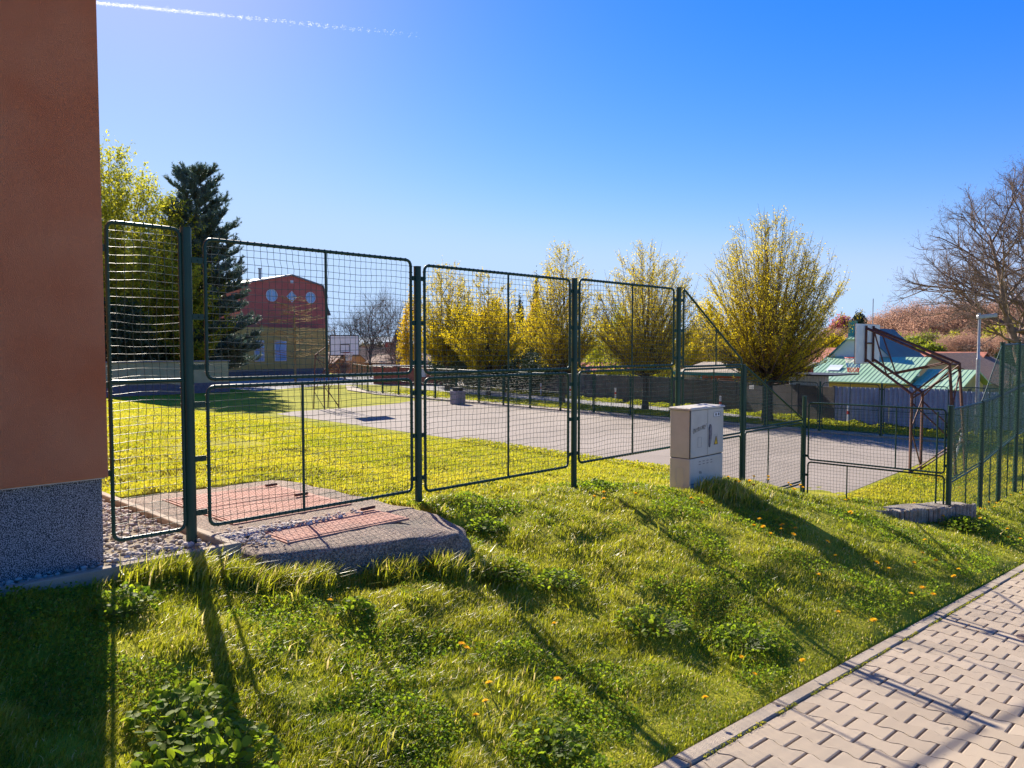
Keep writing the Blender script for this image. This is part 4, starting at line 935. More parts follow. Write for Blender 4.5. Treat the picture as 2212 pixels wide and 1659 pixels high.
# ---- golden larch in front of the red building, bare trees behind the left goal
def bare_tree(label, loc, seed, Ht, m, levels=5, nb=(8, 6, 5, 4, 3), r0=.2, up=.35, spread_=1.0, lf=None, group=None, name='bare_tree'):
    rt = thing(name, label, 'tree', loc, 0, group); sg, tips = bare(seed, Ht, spread_, levels, nb, r0, up=up)
    top_ = max(s_[5] for s_ in sg); k = Ht/top_; sg = np.array(sg); sg[:, :6] *= k
    tree_parts(rt, sg, None, None, m, .05, seed, n=3)
    if lf is not None:
        T = np.array(tips)*k; rg = np.random.default_rng(seed); T = np.repeat(T, lf[1], 0)+rg.normal(0, lf[2], (len(T)*lf[1], 3)); V, F = leaf_quads(T, lf[3], rg)
        np_mesh('crown', V, [F], M[lf[0]], rt, tint=np.repeat(rg.uniform(0, 1, len(T)), 4))
    return rt
rt = thing('young_larch', 'small golden young tree with level branches in front of the ochre wall', 'tree', (*spot(637, 72), CZ)); rg = np.random.default_rng(4); segs = [[0, 0, -.1, 0, 0, 5.6, .16, .10], [0, 0, 5.6, 0, 0, 8.3, .08, .01]]; lv = []
for i in range(60):
    z = rg.uniform(1.8, 8.0); az = rg.uniform(0, 6.28); L_ = (4.2 if z > 3 else 3.4)*(1-(max(z, 3.5)-3.5)/5.2)+.3; el = rg.uniform(-.15, .3); d = np.array([math.cos(az)*math.cos(el), math.sin(az)*math.cos(el), math.sin(el)]); p = np.array([0, 0, z]); q = p+d*L_
    segs.append([*p, *q, .035, .008])
    for j in range(12):
        s = rg.uniform(.2, 1); a2 = az+rg.choice([-1, 1])*rg.uniform(.3, .8); p2 = p+d*L_*s; q2 = p2+np.array([math.cos(a2), math.sin(a2), rg.uniform(-.1, .35)])*rg.uniform(.3, .9); segs.append([*p2, *q2, .016, .008])
tree_parts(rt, segs, None, None, M['twig_gold'], .05, 4, n=3)
for i, (px, dep, ht, m, lb) in enumerate([(800, 86, 11.0, 'twig_dark', 'airy bare tree right of the white backboard in the first bay'), (745, 92, 8.6, 'twig_dark', 'small bare tree above the white backboard'), (850, 96, 11.5, 'twig_dark', 'faint bare tree at the right end of the first bay'), (745, 74, 3.0, 'twig', 'low tangled bare shrub below the far backboard'), (862, 88, 4.4, 'twig', 'brown bare shrub near the second fence post')]):
    x, y = spot(px, dep); bare_tree(lb, (x, y, CZ), 60+i, ht, M[m], levels=5, nb=(8, 5, 5, 4, 3), r0=.16, group='bare trees behind the far goal')
x, y = spot(858, 100); bush('spruce', 'small dark brown spruce with pointed top at the right end of the first bay', 'spruce', (x, y, CZ), 66, 2.0, 2.0, 2.9, 6000, 'twig', .12, taper=.9)
x, y = spot(821, 110); bush('spruce', 'tiny dark spruce between the bare trees in the first bay', 'spruce', (x, y, CZ), 67, 1.6, 1.6, 2.1, 5000, 'hedge', .12, taper=.9)

# ---- big bare tree at the right edge
def bigtree():
    rt = thing('big_bare_tree', 'huge spreading bare tree at the right edge with dark leaning trunk', 'tree', (*spot(2222, 56), CZ)); rg = np.random.default_rng(77); segs = []
    def grow(p, d, L_, r_, lev, upb):
        K = 6 if lev < 3 else 4; P = [p]; dd = d/np.linalg.norm(d)
        for k in range(K):
            dd = dd+rg.normal(0, .085 if lev < 3 else .18, 3)+np.array([0, 0, upb]); dd /= np.linalg.norm(dd); P.append(P[-1]+dd*L_/K)
        for k in range(K): segs.append([*P[k], *P[k+1], r_*(1-k/K*.6), r_*(1-(k+1)/K*.6)])
        if lev >= 4: return
        nbr = (0, 9, 8, 7, 0)[lev]
        for j in range(nbr):
            s = rg.uniform(.25, 1.0) if j else .98; k = min(K-1, int(s*K)); f_ = s*K-k; q = P[k]*(1-f_)+P[k+1]*f_
            ax = rg.normal(0, 1, 3); ax -= ax.dot(dd)*dd; ax /= np.linalg.norm(ax); an = rg.uniform(.35, .9); nd = dd*math.cos(an)+ax*math.sin(an)
            grow(q, nd, L_*rg.uniform(.34, .6), max(.007, r_*rg.uniform(.34, .5)), lev+1, .04)
    rx_, ry_ = math.sin(R(44)), -math.cos(R(44))     # picture right in plan
    def D3(a, u, b_=0): return np.array([rx_*a-ry_*b_*1, ry_*a+rx_*b_*1, u])
    def stem(P, r0, r1, limbs, lo, seed_):
        P = [D3(*p) for p in P]
        for k in range(len(P)-1): segs.append([*P[k], *P[k+1], r0+(r1-r0)*k/(len(P)-1), r0+(r1-r0)*(k+1)/(len(P)-1)])
        for j in range(limbs):
            s = lo+(1-lo)*(j+rg.uniform(.2, .8))/limbs; f_ = s*(len(P)-1); k = min(len(P)-2, int(f_)); q = P[k]+(P[k+1]-P[k])*(f_-k)
            az = j*2.4+seed_+rg.normal(0, .3); el = rg.uniform(.0, .45)+.75*s*s; Ll = (8.2-4.6*s)*rg.uniform(.75, 1.1)
            grow(q, np.array([math.cos(az)*math.cos(el), math.sin(az)*math.cos(el), math.sin(el)]), Ll, (.17-.10*s)*rg.uniform(.8, 1.1), 1, .035)
    stem([(0, -.3, 0), (-.25, 1.6, 0), (-.9, 3.4, 0), (-1.7, 5.6, .1), (-2.1, 7.6, 0), (-2.8, 9.6, -.3), (-3.4, 11.4, -.4)], .52, .07, 17, .30, 0.4)
    stem([(-.5, 2.6, 0), (.1, 5, .3), (.3, 8, .2), (.1, 11, .4), (.4, 13.6, .3)], .34, .06, 13, .15, 1.9)
    stem([(-.2, 2.0, 0), (1.2, 4.6, -.3), (2.4, 7.5, -.5), (3.2, 11, -.4)], .32, .06, 11, .25, 3.1)
    A = np.array(segs); A[:, :6] *= 1.0; q = (A[:, 3]*rx_+A[:, 4]*ry_, -A[:, 3]*ry_+A[:, 4]*rx_, A[:, 5]); jit = rg.normal(1, .07, len(A))
    keep = ((q[0]/9.6)**2+(q[1]/9.6)**2+(np.maximum(q[2]-4.5, (4.5-q[2])*2.6)/12.4)**2 < jit) | (A[:, 6] > .2); A = A[keep]; q = [v_[keep] for v_ in q]; en = np.sqrt((q[0]/9.0)**2+(q[1]/9.0)**2+(np.maximum(q[2]-4.5, (4.5-q[2])*3.4)/12.0)**2); lim = np.clip(1.03-en, 0, 1)*.30+.007; lo = (q[2] < 4.2) & (np.hypot(q[0], q[1]) < 2); lim[lo] = 1; A[:, 6] = np.minimum(A[:, 6], lim); A[:, 7] = np.minimum(A[:, 7], lim)
    V, F = seg_prisms(A[:, :3], A[:, 3:6], A[:, 6], A[:, 7], n=4); np_mesh('trunk', V, [F], M['twig_big'], rt, smooth=True)
bigtree()

# ------------------------------------------------------------------ distant buildings
rb = thing('red_building', 'tall red facade building with round windows and ochre lower wall beyond the lawn', 'building', (0, 77.3, 0))
b = MB(); b.prism([(38.6, -2.2), (49.0, -2.2), (49.0, 6.3), (48.5, 8.65), (44.6, 9.6), (40.4, 8.7), (38.6, 8.3)], 'y', 0, 22); b.build('wall', M['redwall'], rb)
b = MB(); top_ = [(38.3, 8.35), (40.4, 8.82), (44.6, 9.74), (48.62, 8.75), (49.12, 6.3), (49.5, 5.45)]; low_ = [(x_, z_-.16) for x_, z_ in top_]
for (a, c, d, e) in zip(top_[:-1], top_[1:], low_[1:], low_[:-1]): b.prism([a, c, d, e], 'y', -.18, 22)
b.build('roof', M['roofgrey'], rb)
b = MB(); b.tube([(41.6, 1.5, 8.8), (41.6, 1.5, 10.2)], .16, 8); b.tube([(41.6, 1.5, 10.2), (41.6, 1.5, 10.3)], .24, 8); b.build('flue', M['galv'], rb)
b = MB(); b.box(33.0, 47.8, -2.2, -.002, -.75, 3.7); b.build('ochre_wall', M['ochre'], rb)
b = MB(); b.box(32.9, 47.9, -2.3, .1, -2.2, -.75); b.build('base', M['greyplinth'], rb)
def porthole(x, z, r_, diamond=False):
    n_ = 4 if diamond else 20
    b = MB(); b.tube([(x+r_*math.cos(2*math.pi*i/n_), -.03, z+r_*math.sin(2*math.pi*i/n_)) for i in range(n_)], .045, 6, closed=True, smooth=False); f_ = b.build('window', M['frame'], rb)
    b = MB(); b.add([(x+r_*math.cos(2*math.pi*i/n_), -.012, z+r_*math.sin(2*math.pi*i/n_)) for i in range(n_)], [tuple(range(n_))]); b.build('pane', M['glass'], f_)
    b = MB(); b.box(x-.06, x+.06, -.05, -.014, z-r_, z+r_); b.build('glazing_bar', M['frame'], f_)
porthole(42.15, 7.27, .66); porthole(44.58, 7.23, .62, True); porthole(46.95, 7.24, .62)
b = MB(); b.box(44.45, 44.8, -.04, .01, 8.75, 9.05); b.build('vent', M['frame'], rb)
for (wx0, wx1) in ((41.2, 42.6), (38.9, 40.0), (35.6, 37.0)):
    b = MB(); b.box(wx0, wx1, -2.24, -2.19, .1, 2.3); f_ = b.build('window', M['frame'], rb); b = MB(); b.box(wx0+.1, wx1-.1, -2.26, -2.235, .2, 2.2); b.build('pane', M['glass'], f_)
for o in rb.children: pass

gwl = thing('low_pale_building', 'low pale rendered garden wall with dark base under the trees on the left', 'wall', (0, 55, 0))
b = MB(); b.box(8, 26.4, 0, .5, -1.0, .55); b.build('wall', M['paleyellow'], gwl)
b = MB(); b.box(8, 26.45, -.05, .55, -2.0, -1.0); b.build('base', M['greyplinth'], gwl)
b = MB(); b.box(7.9, 26.5, -.1, .6, .55, .63); b.build('coping', M['roofgrey'], gwl)

def gable_house(name, label, cx, cy, rot, L_, W_, zw, zr, wall, roof, zb=-1.8, ov=.35, chim=True, wins=2, group=None):
    h = thing(name, label, 'house', (cx, cy, zb), rot, group)
    zw -= zb; zr -= zb
    b = MB(); b.prism([(-W_/2, 0), (W_/2, 0), (W_/2, zw), (0, zr-.12), (-W_/2, zw)], 'x', -L_/2, L_/2); b.build('wall', M[wall], h)
    b = MB(); sl_ = (zr-zw)/(W_/2)
    for s in (1, -1):
        P = [(0, zr), (s*(W_/2+ov), zw-ov*sl_), (s*(W_/2+ov), zw-ov*sl_-.12), (0, zr-.12)]; b.prism(P, 'x', -L_/2-ov, L_/2+ov)
    ro = b.build('roof', M[roof], h)
    if chim:
        b = MB(); b.box(L_*.2, L_*.2+.6, .5, 1.1, zw, zr+.7); b.build('chimney', M['brick'], ro)
    for s in (1, -1):
        for i in range(wins):
            x0 = -L_/2+L_*(i+.5)/wins-.5; yb = s*(W_/2); b = MB(); b.box(x0, x0+1.0, min(yb, yb+s*.05), max(yb, yb+s*.05), zw*.35, zw*.35+1.1); f_ = b.build('window', M['frame'], h)
            b = MB(); y2 = yb+s*.05; b.box(x0+.08, x0+.92, min(y2, y2+s*.012), max(y2, y2+s*.012), zw*.35+.08, zw*.35+1.02); b.build('pane', M['glass'], f_)
    return h
A_ = R(44)
for (px, dep, rot, L_, W_, zw, zr, wl, rf, lb) in [
    (752, 105, -.4, 9, 8, -.4, 1.0, 'tan', 'browntile', 'brown roofed house just behind the far backboard'),
    (822, 100, .9, 9, 9, -1.0, 1.6, 'tan', 'browntile', 'brown gabled house in the first bay with its roof reaching nearly to the ground'),
    (885, 96, -.3, 8, 7, -.2, .8, 'tan', 'browntile', 'light brown roofed house behind the second fence post'),
    (1520, 62, .3, 7, 6.5, .1, 1.9, 'tan', 'browntile', 'tan house with pinkish tiled roof behind the canopy left of the largest tree'),
    (1275, 66, .2, 9, 7, -.3, .3, 'redwall', 'redwall', 'low barn with red roof seen below the trees in the third bay'),
    (1768, 72, -.9, 6, 6, .4, 1.55, 'tan', 'tile', 'small house with red tiled roof right of the largest tree'),
    (2010, 68, -.75, 8, 9, -.3, 1.2, 'tan', 'tile', 'house with red tiled roof behind the green metal roof'),
    (2072, 62, .78, 13, 9, -1.2, 1.15, 'tan', 'browntile', 'large house with weathered brown red roof left of the lamp post')]:
    x, y = spot(px, dep); gable_house('house', lb, x, y, A_+rot-R(90), L_, W_, zw, zr, wl, rf, chim=(rf == 'browntile' and px < 1600))
# canopy roof on posts behind the wall
cp = thing('canopy', 'flat pale roof canopy on wooden posts with teal edge behind the grey wall', 'canopy', (0, 0, 0))
b = MB(); b.add([(37.6, 17.0, .28), (37.6, 23.5, .20), (41.5, 23.9, .72), (41.5, 16.9, .78), (37.6, 17.0, .20), (37.6, 23.5, .12), (41.5, 23.9, .64), (41.5, 16.9, .70)], [(0, 1, 2, 3), (7, 6, 5, 4), (0, 4, 5, 1), (1, 5, 6, 2), (2, 6, 7, 3), (3, 7, 4, 0)]); b.build('roof', M['kerb'], cp)
b = MB(); b.box(37.50, 37.6, 16.9, 23.6, .05, .22); b.build('fascia', M['tealtrim'], cp)
for y_ in (17.3, 19.3, 21.3, 23.2):
    b = MB(); b.box(37.7, 37.82, y_, y_+.12, CZ, .15); b.build('post', M['wood'], cp)
b = MB(); b.box(40.5, 40.9, 16.9, 23.4, CZ, .5); b.build('back_wall', M['brick'], cp)
# red brick wall and kiosk north
rw = thing('red_brick_wall', 'red brick wall with pale coping at the north end behind the second post', 'wall', (0, 0, 0))
pa, pb = (44.6, 49.8), (41.2, 57.2)
b = MB(); L_ = math.dist(pa, pb); ang = math.atan2(pb[1]-pa[1], pb[0]-pa[0]); Mx = Matrix.Translation((pa[0], pa[1], CZ-.1)) @ Matrix.Rotation(ang, 4, 'Z')
b.box(0, L_, -.15, .15, 0, 1.75, M=Mx); b.build('wall', M['brick'], rw); b = MB(); b.box(-.05, L_+.05, -.2, .2, 1.75, 1.83, M=Mx); b.build('coping', M['white'], rw)
b = MB(); b.box(L_*.35, L_*.35+.7, .155, .18, .8, 1.5, M=Mx); b.build('notice_board', M['white'], rw)

# green roofed building
gb = thing('green_roof_building', 'ochre building with pale green ribbed metal roof and teal upper roof behind the blue fence', 'building', (0, 0, 0))
def ribroof(parent, name, e0, e1, r0_, r1_, m, step=.25):
    """sheet between eave edge e0-e1 and ridge edge r0-r1 with standing seams"""
    e0, e1, r0_, r1_ = map(Vector, (e0, e1, r0_, r1_)); b = MB(); nrm = (e1-e0).cross(r0_-e0).normalized(); nrm = nrm if nrm.z > 0 else -nrm
    b.add([e0, e1, r1_, r0_, e0-nrm*.06, e1-nrm*.06, r1_-nrm*.06, r0_-nrm*.06], [(0, 1, 2, 3), (7, 6, 5, 4), (0, 4, 5, 1), (1, 5, 6, 2), (2, 6, 7, 3), (3, 7, 4, 0)])
    k = int((e1-e0).length/step)
    for i in range(k+1):
        t = i/k; p = e0.lerp(e1, t); q = r0_.lerp(r1_, t); s = (e1-e0).normalized()*.008
        b.add([p-s, p+s, q+s, q-s, p-s+nrm*.022, p+s+nrm*.022, q+s+nrm*.022, q-s+nrm*.022], [(4, 5, 6, 7), (0, 4, 7, 3), (1, 2, 6, 5), (0, 1, 5, 4)])
    return b.build(name, m, parent)
b = MB(); b.box(46.4, 56, 13.7, 19.4, -1.8, -.35); b.build('wall', M['ochre'], gb)
b = MB(); b.box(46.4, 52, 11.35, 13.69, -1.8, -.62); b.build('wall', M['ochre'], gb)
b = MB(); b.prism([(46.4, -.62), (52, -.62), (49.5, .20)], 'y', 11.35, 13.6); b.build('gable', M['ochre'], gb)
ribroof(gb, 'roof', (46.0, 13.65, -.44), (46.0, 19.9, -.42), (50.2, 13.65, 1.0), (50.2, 19.9, 1.0), M['greenroof'])
ribroof(gb, 'roof', (46.0, 11.05, -.68), (46.0, 13.62, -.68), (49.5, 11.05, .31), (49.5, 13.62, .31), M['greenroof'])
ribroof(gb, 'roof', (52.6, 11.05, -.6), (52.6, 13.62, -.6), (49.5, 11.05, .31), (49.5, 13.62, .31), M['greenroof'])
b = MB(); b.prism([(50.2, -1), (56.5, -1), (56.5, 1.0), (50.2, 1.0)], 'y', 16.1, 19.6); b.build('wall', M['palewall'], gb)
b = MB(); b.prism([(16.0, .95), (19.7, .95), (18.55, 2.15), (17.15, 2.15)], 'x', 50.2, 50.4); b.build('white_gable', M['palewall'], gb)
b = MB()
for (p, q, r_, s_) in [((50.0, 15.75, .85), (56.6, 15.75, .85), (56.6, 17.85, 2.85), (51.1, 17.85, 2.85)), ((50.0, 19.95, .85), (56.6, 19.95, .85), (56.6, 17.85, 2.85), (51.1, 17.85, 2.85))]:
    P_ = [Vector(p), Vector(q), Vector(r_), Vector(s_)]; 
    sg_ = 1 if p[1] < 17 else -1; half = Vector((50.0, 17.85-sg_*.78, 2.12)); P_ = [P_[0], P_[1], P_[2], P_[3], half]
    dn = Vector((0, 0, -.08)); b.add(P_+[v+dn for v in P_], [(0, 1, 2, 3, 4), (9, 8, 7, 6, 5), (0, 5, 6, 1), (1, 6, 7, 2), (2, 7, 8, 3), (3, 8, 9, 4), (4, 9, 5, 0)])
b.build('upper_roof', M['teal'], gb)
ribroof(gb, 'half_hip', (50.0, 17.07, 2.12), (50.0, 18.63, 2.12), (51.1, 17.84, 2.84), (51.1, 17.86, 2.84), M['greenroof'], .25)
b = MB(); b.box(50.3, 50.9, 18.25, 18.6, 2.0, 3.3); b.build('chimney', M['tealtrim'], gb)
b = MB(); b.box(48.7, 49.4, 11.33, 11.36, -1.2, -.75); b.build('window', M['black'], gb)
b = MB(); b.add([(47.6, 18.1, .19), (47.6, 18.9, .19), (48.3, 18.9, .46), (48.3, 18.1, .46)], [(0, 1, 2, 3)]); b.add([(47.6, 18.1, .12), (47.6, 18.9, .12), (48.3, 18.9, .50), (48.3, 18.1, .50)], [(3, 2, 1, 0)]); b.build('skylight', M['frame'], gb)
an = thing('tv_antenna', 'thin rooftop television antenna mast standing out against the sky above the dark pines', 'antenna', (*spot(1883, 60), .2))
b = MB(); b.tube([(0, 0, 0), (0, 0, 5.2)], .035, 5); b.build('mast', M['galv'], an)
for (z, l) in ((3.0, .9), (3.15, .55), (2.4, 1.1), (2.2, .6)):
    b = MB(); b.tube([(-l*.7, l*.7, z), (l*.7, -l*.7, z)], .022, 4); b.build('cross_arm', M['galv'], an)

# ------------------------------------------------------------------ woods behind on the right
protoB = bare_tree('tall brown bare tree at the left end of the wooded slope', (*spot(1905, 118), -1.8), 81, 9.2, M['twig'], levels=5, nb=(11, 7, 6, 5, 4), r0=.2, up=.6, group='bare brown trees on the slope', name='slope_tree', lf=('bud', 5, .22, .085))
protoC = bare_tree('broad brown bare tree on the wooded slope above the green roof', (*spot(1990, 112), -1.8), 82, 10.5, M['twig'], levels=5, nb=(11, 7, 6, 5, 4), r0=.22, up=.3, group='bare brown trees on the slope', name='slope_tree', lf=('bud', 5, .22, .085))
pl = [(1925, 125, .82, 0, 'slim bare tree left of the bright green tree'), (1945, 118, .9, 1, 'bare tree just behind the bright green tree'), (1962, 104, .62, 0, 'low bare tree under the bright green tree'), (2012, 108, .95, 1, 'tall bare tree immediately right of the bright green tree'), (2038, 112, 1.05, 0, 'tallest bare brown tree at the top of the wooded slope'),
      (2062, 104, .95, 1, 'bare brown tree above the brown red roof'), (2085, 110, .98, 0, 'bare brown tree left of the lamp head'), (2108, 104, .92, 1, 'bare brown tree behind the lamp post'), (2130, 98, .86, 0, 'bare brown tree right of the lamp head'), (2155, 104, .95, 1, 'bare brown tree between the lamp and the big tree'), (2180, 96, .9, 0, 'bare brown tree behind the big trunk'), (2210, 100, 1.0, 1, 'bare brown tree at the right edge of the photo'),
      (1815, 112, .62, 1, 'low bare tree left of the white backboard'), (1790, 106, .70, 0, 'low bare tree just right of the largest yellow tree'), (1840, 108, .55, 0, 'low bare tree behind the teal roof gable'), (2020, 92, .52, 1, 'low bare scrub tree right of the teal roof'), (2050, 88, .52, 0, 'low bare scrub tree above the red tiled house'), (2090, 84, .5, 1, 'low bare scrub tree behind the brown red roof'), (2140, 84, .55, 0, 'low bare scrub tree right of the lamp post'), (2180, 80, .52, 1, 'low bare scrub tree behind the net fence top')]
for (px, dep, sc, k, lb) in pl:
    copy_thing((protoB, protoC)[k], (*spot(px, dep), -1.8), px*.37, lb, scale=(sc*1.15, sc*1.15, sc), group='bare brown trees on the slope')
for i, (px, dep, rx, rz, z0, lm_, ls, tp, lb) in enumerate([(1985, 92, 3.6, 2.5, .0, 'far_green', .16, .15, 'bright fresh green tree in the middle of the wooded slope'), (2010, 84, 2.2, 1.9, .0, 'far_green', .15, .2, 'lower green bush beneath the bright green tree'), (1818, 135, 3.0, 3.3, 2.2, 'pinkleaf', .2, .2, 'rounded pink flowering tree on the skyline'),
    (1852, 135, 2.2, 3.2, 2.8, 'hedge', .2, .25, 'left dark pine on the skyline beside the antenna'), (1888, 130, 2.6, 3.0, 2.4, 'hedge', .2, .25, 'right dark pine on the skyline behind the antenna'), (1870, 112, 3.5, 2.2, .4, 'far_green', .18, .2, 'low yellowish green tree below the skyline pines'), (1800, 96, 2.6, 2.4, .0, 'leaf_y', .15, .2, 'olive yellow tree at the foot of the slope right of the largest tree'),
    (1925, 104, 3.2, 2.3, .2, 'far_green', .17, .2, 'pale olive tree left of the bright green tree'), (2055, 98, 3.0, 2.6, .0, 'leaf_yg', .16, .2, 'olive green tree among the bare brown trees'), (2165, 86, 2.6, 2.8, .5, 'leaf_yg', .15, .2, 'olive tree behind the big bare tree trunk'), (2205, 72, 2.4, 2.0, .0, 'hedge', .14, .2, 'dark evergreen at the foot of the big bare tree')]):
    x, y = spot(px, dep); bush('slope_tree', lb, 'tree', (x, y, -1.8), 90+i, rx, rx, rz, 9000, lm_, ls, z0=z0, taper=tp, group='leafy trees on the slope')
# bare tree whose top shows left of the largest yellow tree
x, y = spot(1560, 70); bare_tree('pale bare tree top showing left of the largest yellow green tree', (x, y, CZ), 68, 7.6, M['twig_dark'], levels=4, nb=(8, 6, 5, 4), r0=.18)
# distant wood line
rg = np.random.default_rng(15); n_ = 26000
ths = rg.uniform(R(-30), R(95), n_); dd = rg.uniform(175, 300, n_); hgt = 3.4+1.8*vnoise(ths*30, dd*.02, 1)
P = np.c_[dd*np.cos(ths), dd*np.sin(ths), -2+rg.uniform(0, 1, n_)**.8*hgt]; V, F = leaf_quads(P, .8, rg)
o = np_mesh('distant_woodland', V, [F], mat('distant_wood', (.10, .085, .055), (.19, .16, .10), attr=True, rough=1, trans=.2), tint=np.repeat(rg.uniform(0, 1, n_), 4)); tag(o, 'low distant woodland along the horizon', 'woodland', kind='stuff')
# low hills
th_ = np.linspace(R(-40), R(130), 120); V = []; 
for k, (rr, hh) in enumerate([(900, -6), (1400, 12), (2200, 26), (3200, -10)]):
    V.append(np.c_[rr*np.cos(th_), rr*np.sin(th_), hh*(.6+.8*vnoise(th_*6, np.full(120, k), 1))])
V = np.concatenate(V); F = [[k*120+i, (k+1)*120+i, (k+1)*120+i+1, k*120+i+1] for k in range(3) for i in range(119)]
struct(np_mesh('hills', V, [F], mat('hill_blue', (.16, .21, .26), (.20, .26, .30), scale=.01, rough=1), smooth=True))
# contrail
rg = np.random.default_rng(6); A0, A1 = np.array([6200., 22600., 9000.]), np.array([14300., 17550., 9000.]); n_ = 9000
t = rg.uniform(0, 1, n_)**1.35; t = t[rg.uniform(0, 1, len(t)) < np.clip(1.15-t*1.05, .05, 1)*np.where(t > .45, (np.sin(t*260) > -.2)*1., 1)]
P = A0+(A1-A0)*t[:, None]+rg.normal(0, 1, (len(t), 3))*[14, 14, 20]*(1+.8*t[:, None])-np.c_[np.zeros((len(t), 2)), 25*t*rg.uniform(0, 1, len(t))]
sz = rg.uniform(16, 34, len(t))*(1-.55*t)
V, F = leaf_quads(P, 11, rg, aspect=.8)
mc = mat('contrail_vapour', (.9, .9, .9), rough=1, trans=.75, tcol=(.95, .95, .95))
n3 = mc.node_tree.nodes; l3 = mc.node_tree.links; tp_ = n3.new('ShaderNodeBsdfTransparent'); mx3 = n3.new('ShaderNodeMixShader'); mx3.inputs[0].default_value = .55
src3 = n3['Material Output'].inputs['Surface'].links[0].from_socket; l3.new(src3, mx3.inputs[1]); l3.new(tp_.outputs[0], mx3.inputs[2]); l3.new(mx3.outputs[0], n3['Material Output'].inputs['Surface'])
tag(np_mesh('contrail', V, [F], mc), 'white broken aircraft vapour trail across the upper left sky', 'contrail')

# ------------------------------------------------------------------ grass
def blocked(X, Y):
    slab_ = (X > 2.27) & (X < 3.9) & (Y > 4.40-(X-2.31)*.375-.0) & (Y < 6.95)
    corner = (X > 3.5) & (Y < 4.42) & (((X-3.52)**2+(Y-4.35)**2) > .37**2)
    slab_ &= ~corner
    grav = (X < 2.27) & (Y > 4.59) & (Y < 9.5)
    cabm = (X > 7.36) & (X < 8.13) & (Y > 4.38) & (Y < 4.68)
    wall_ = (X < 1.6) & (Y > 4.55)
    return slab_ | grav | cabm | wall_ | (Y < 1.862)
def blades(name, X, Y, h, wd, seed, matn, lean=.35, bias=(.25, .05), tint=None, label=None, cat='grass', dry=0.0):
    rg = np.random.default_rng(seed); n_ = len(X); Z = H(X, Y)-.01
    az = rg.uniform(0, 2*np.pi, n_); ln = np.abs(rg.normal(0, lean, n_)); dx = np.cos(az)*ln+bias[0]; dy = np.sin(az)*ln+bias[1]
    fa = rg.uniform(0, 2*np.pi, n_); wx, wy = np.cos(fa)*wd*.5, np.sin(fa)*wd*.5
    root = np.stack([X, Y, Z], -1); W = np.stack([wx, wy, np.zeros(n_)], -1)
    mid = root+np.stack([dx*h*.32, dy*h*.32, h*.58], -1); tip = root+np.stack([dx*h*1.05, dy*h*1.05, h*(1-.22*np.hypot(dx, dy))], -1)
    V = np.stack([root-W, root+W, mid+W*.8, mid-W*.8, tip], 1).reshape(-1, 3); b0 = np.arange(n_)*5
    Q = np.stack([b0, b0+1, b0+2, b0+3], 1); T = np.stack([b0+3, b0+2, b0+4], 1)
    if tint is None: tint = np.clip(rg.normal(.42, .22, n_), 0, 1)
    o = np_mesh(name, V, [Q, T], M[matn], tint=np.repeat(tint, 5)); return tag(o, label, cat, kind='stuff')
rg = np.random.default_rng(21)
# importance sampled bank in front of the fence
def sample(n_, x0, x1, y0, y1, fall, ref):
    X = rg.uniform(x0, x1, n_); Y = rg.uniform(y0, y1, n_); d = np.hypot(X, Y); k = rg.uniform(0, 1, n_) < np.clip((ref/d)**fall, 0, 1)
    ang = np.arctan2(Y, X); k &= (ang < R(82)) & (ang > R(2))
    X, Y, d = X[k], Y[k], d[k]; b_ = ~blocked(X, Y); return X[b_], Y[b_], d[b_]
X, Y, d = sample(2300000, -.8, 17, 1.86, 5.9, 1.6, 3.0)
k = (Y < 5.6) | (X > 3.9); X, Y, d = X[k], Y[k], d[k]
c1 = vnoise(X, Y, 2.6, 3); c2 = vnoise(X, Y, 7, 8); c3 = vnoise(X, Y, 1.1, 14)
near_k = sm((Y-1.9)/.7)
dens = (c1*.5+c2*.5); keep = rg.uniform(0, 1, len(X)) < np.clip(-.25+2.1*dens, .12, 1)
X, Y, d, c1, c2, c3, near_k = [a[keep] for a in (X, Y, d, c1, c2, c3, near_k)]
tall = np.exp(-(((X-7.9)/.55)**2+((Y-4.05)/.3)**2))*1.0+.45*np.exp(-((Y-(4.32-(X-2.3)*.375))/.13)**2)*((X > 1.6) & (X < 3.9))+.5*np.exp(-(((Y-4.9)/.35)**2))*(X > 8.3)*(X < 11.5)
h = (.026+.022*near_k*(.35+1.0*c1)*(.45+c2)+.07*tall)*rg.uniform(.55, 1.35, len(X))
h *= np.where(Y > 5.1, .65, 1)
wd = (.0020+.00062*d)*rg.uniform(.7, 1.4, len(X))
tint = np.clip(rg.normal(.36, .2, len(X))+.55*(c3-.5)+.35*(c2-.5)+.14, 0, .78); dryk = rg.uniform(0, 1, len(X)) < .035; tint[dryk] = 1
blades('grass', X, Y, h, wd, 5, 'blade', lean=.5, label='shaggy green grass covering the sloping bank between the paving and the fence', tint=tint, bias=(.28, -.05))
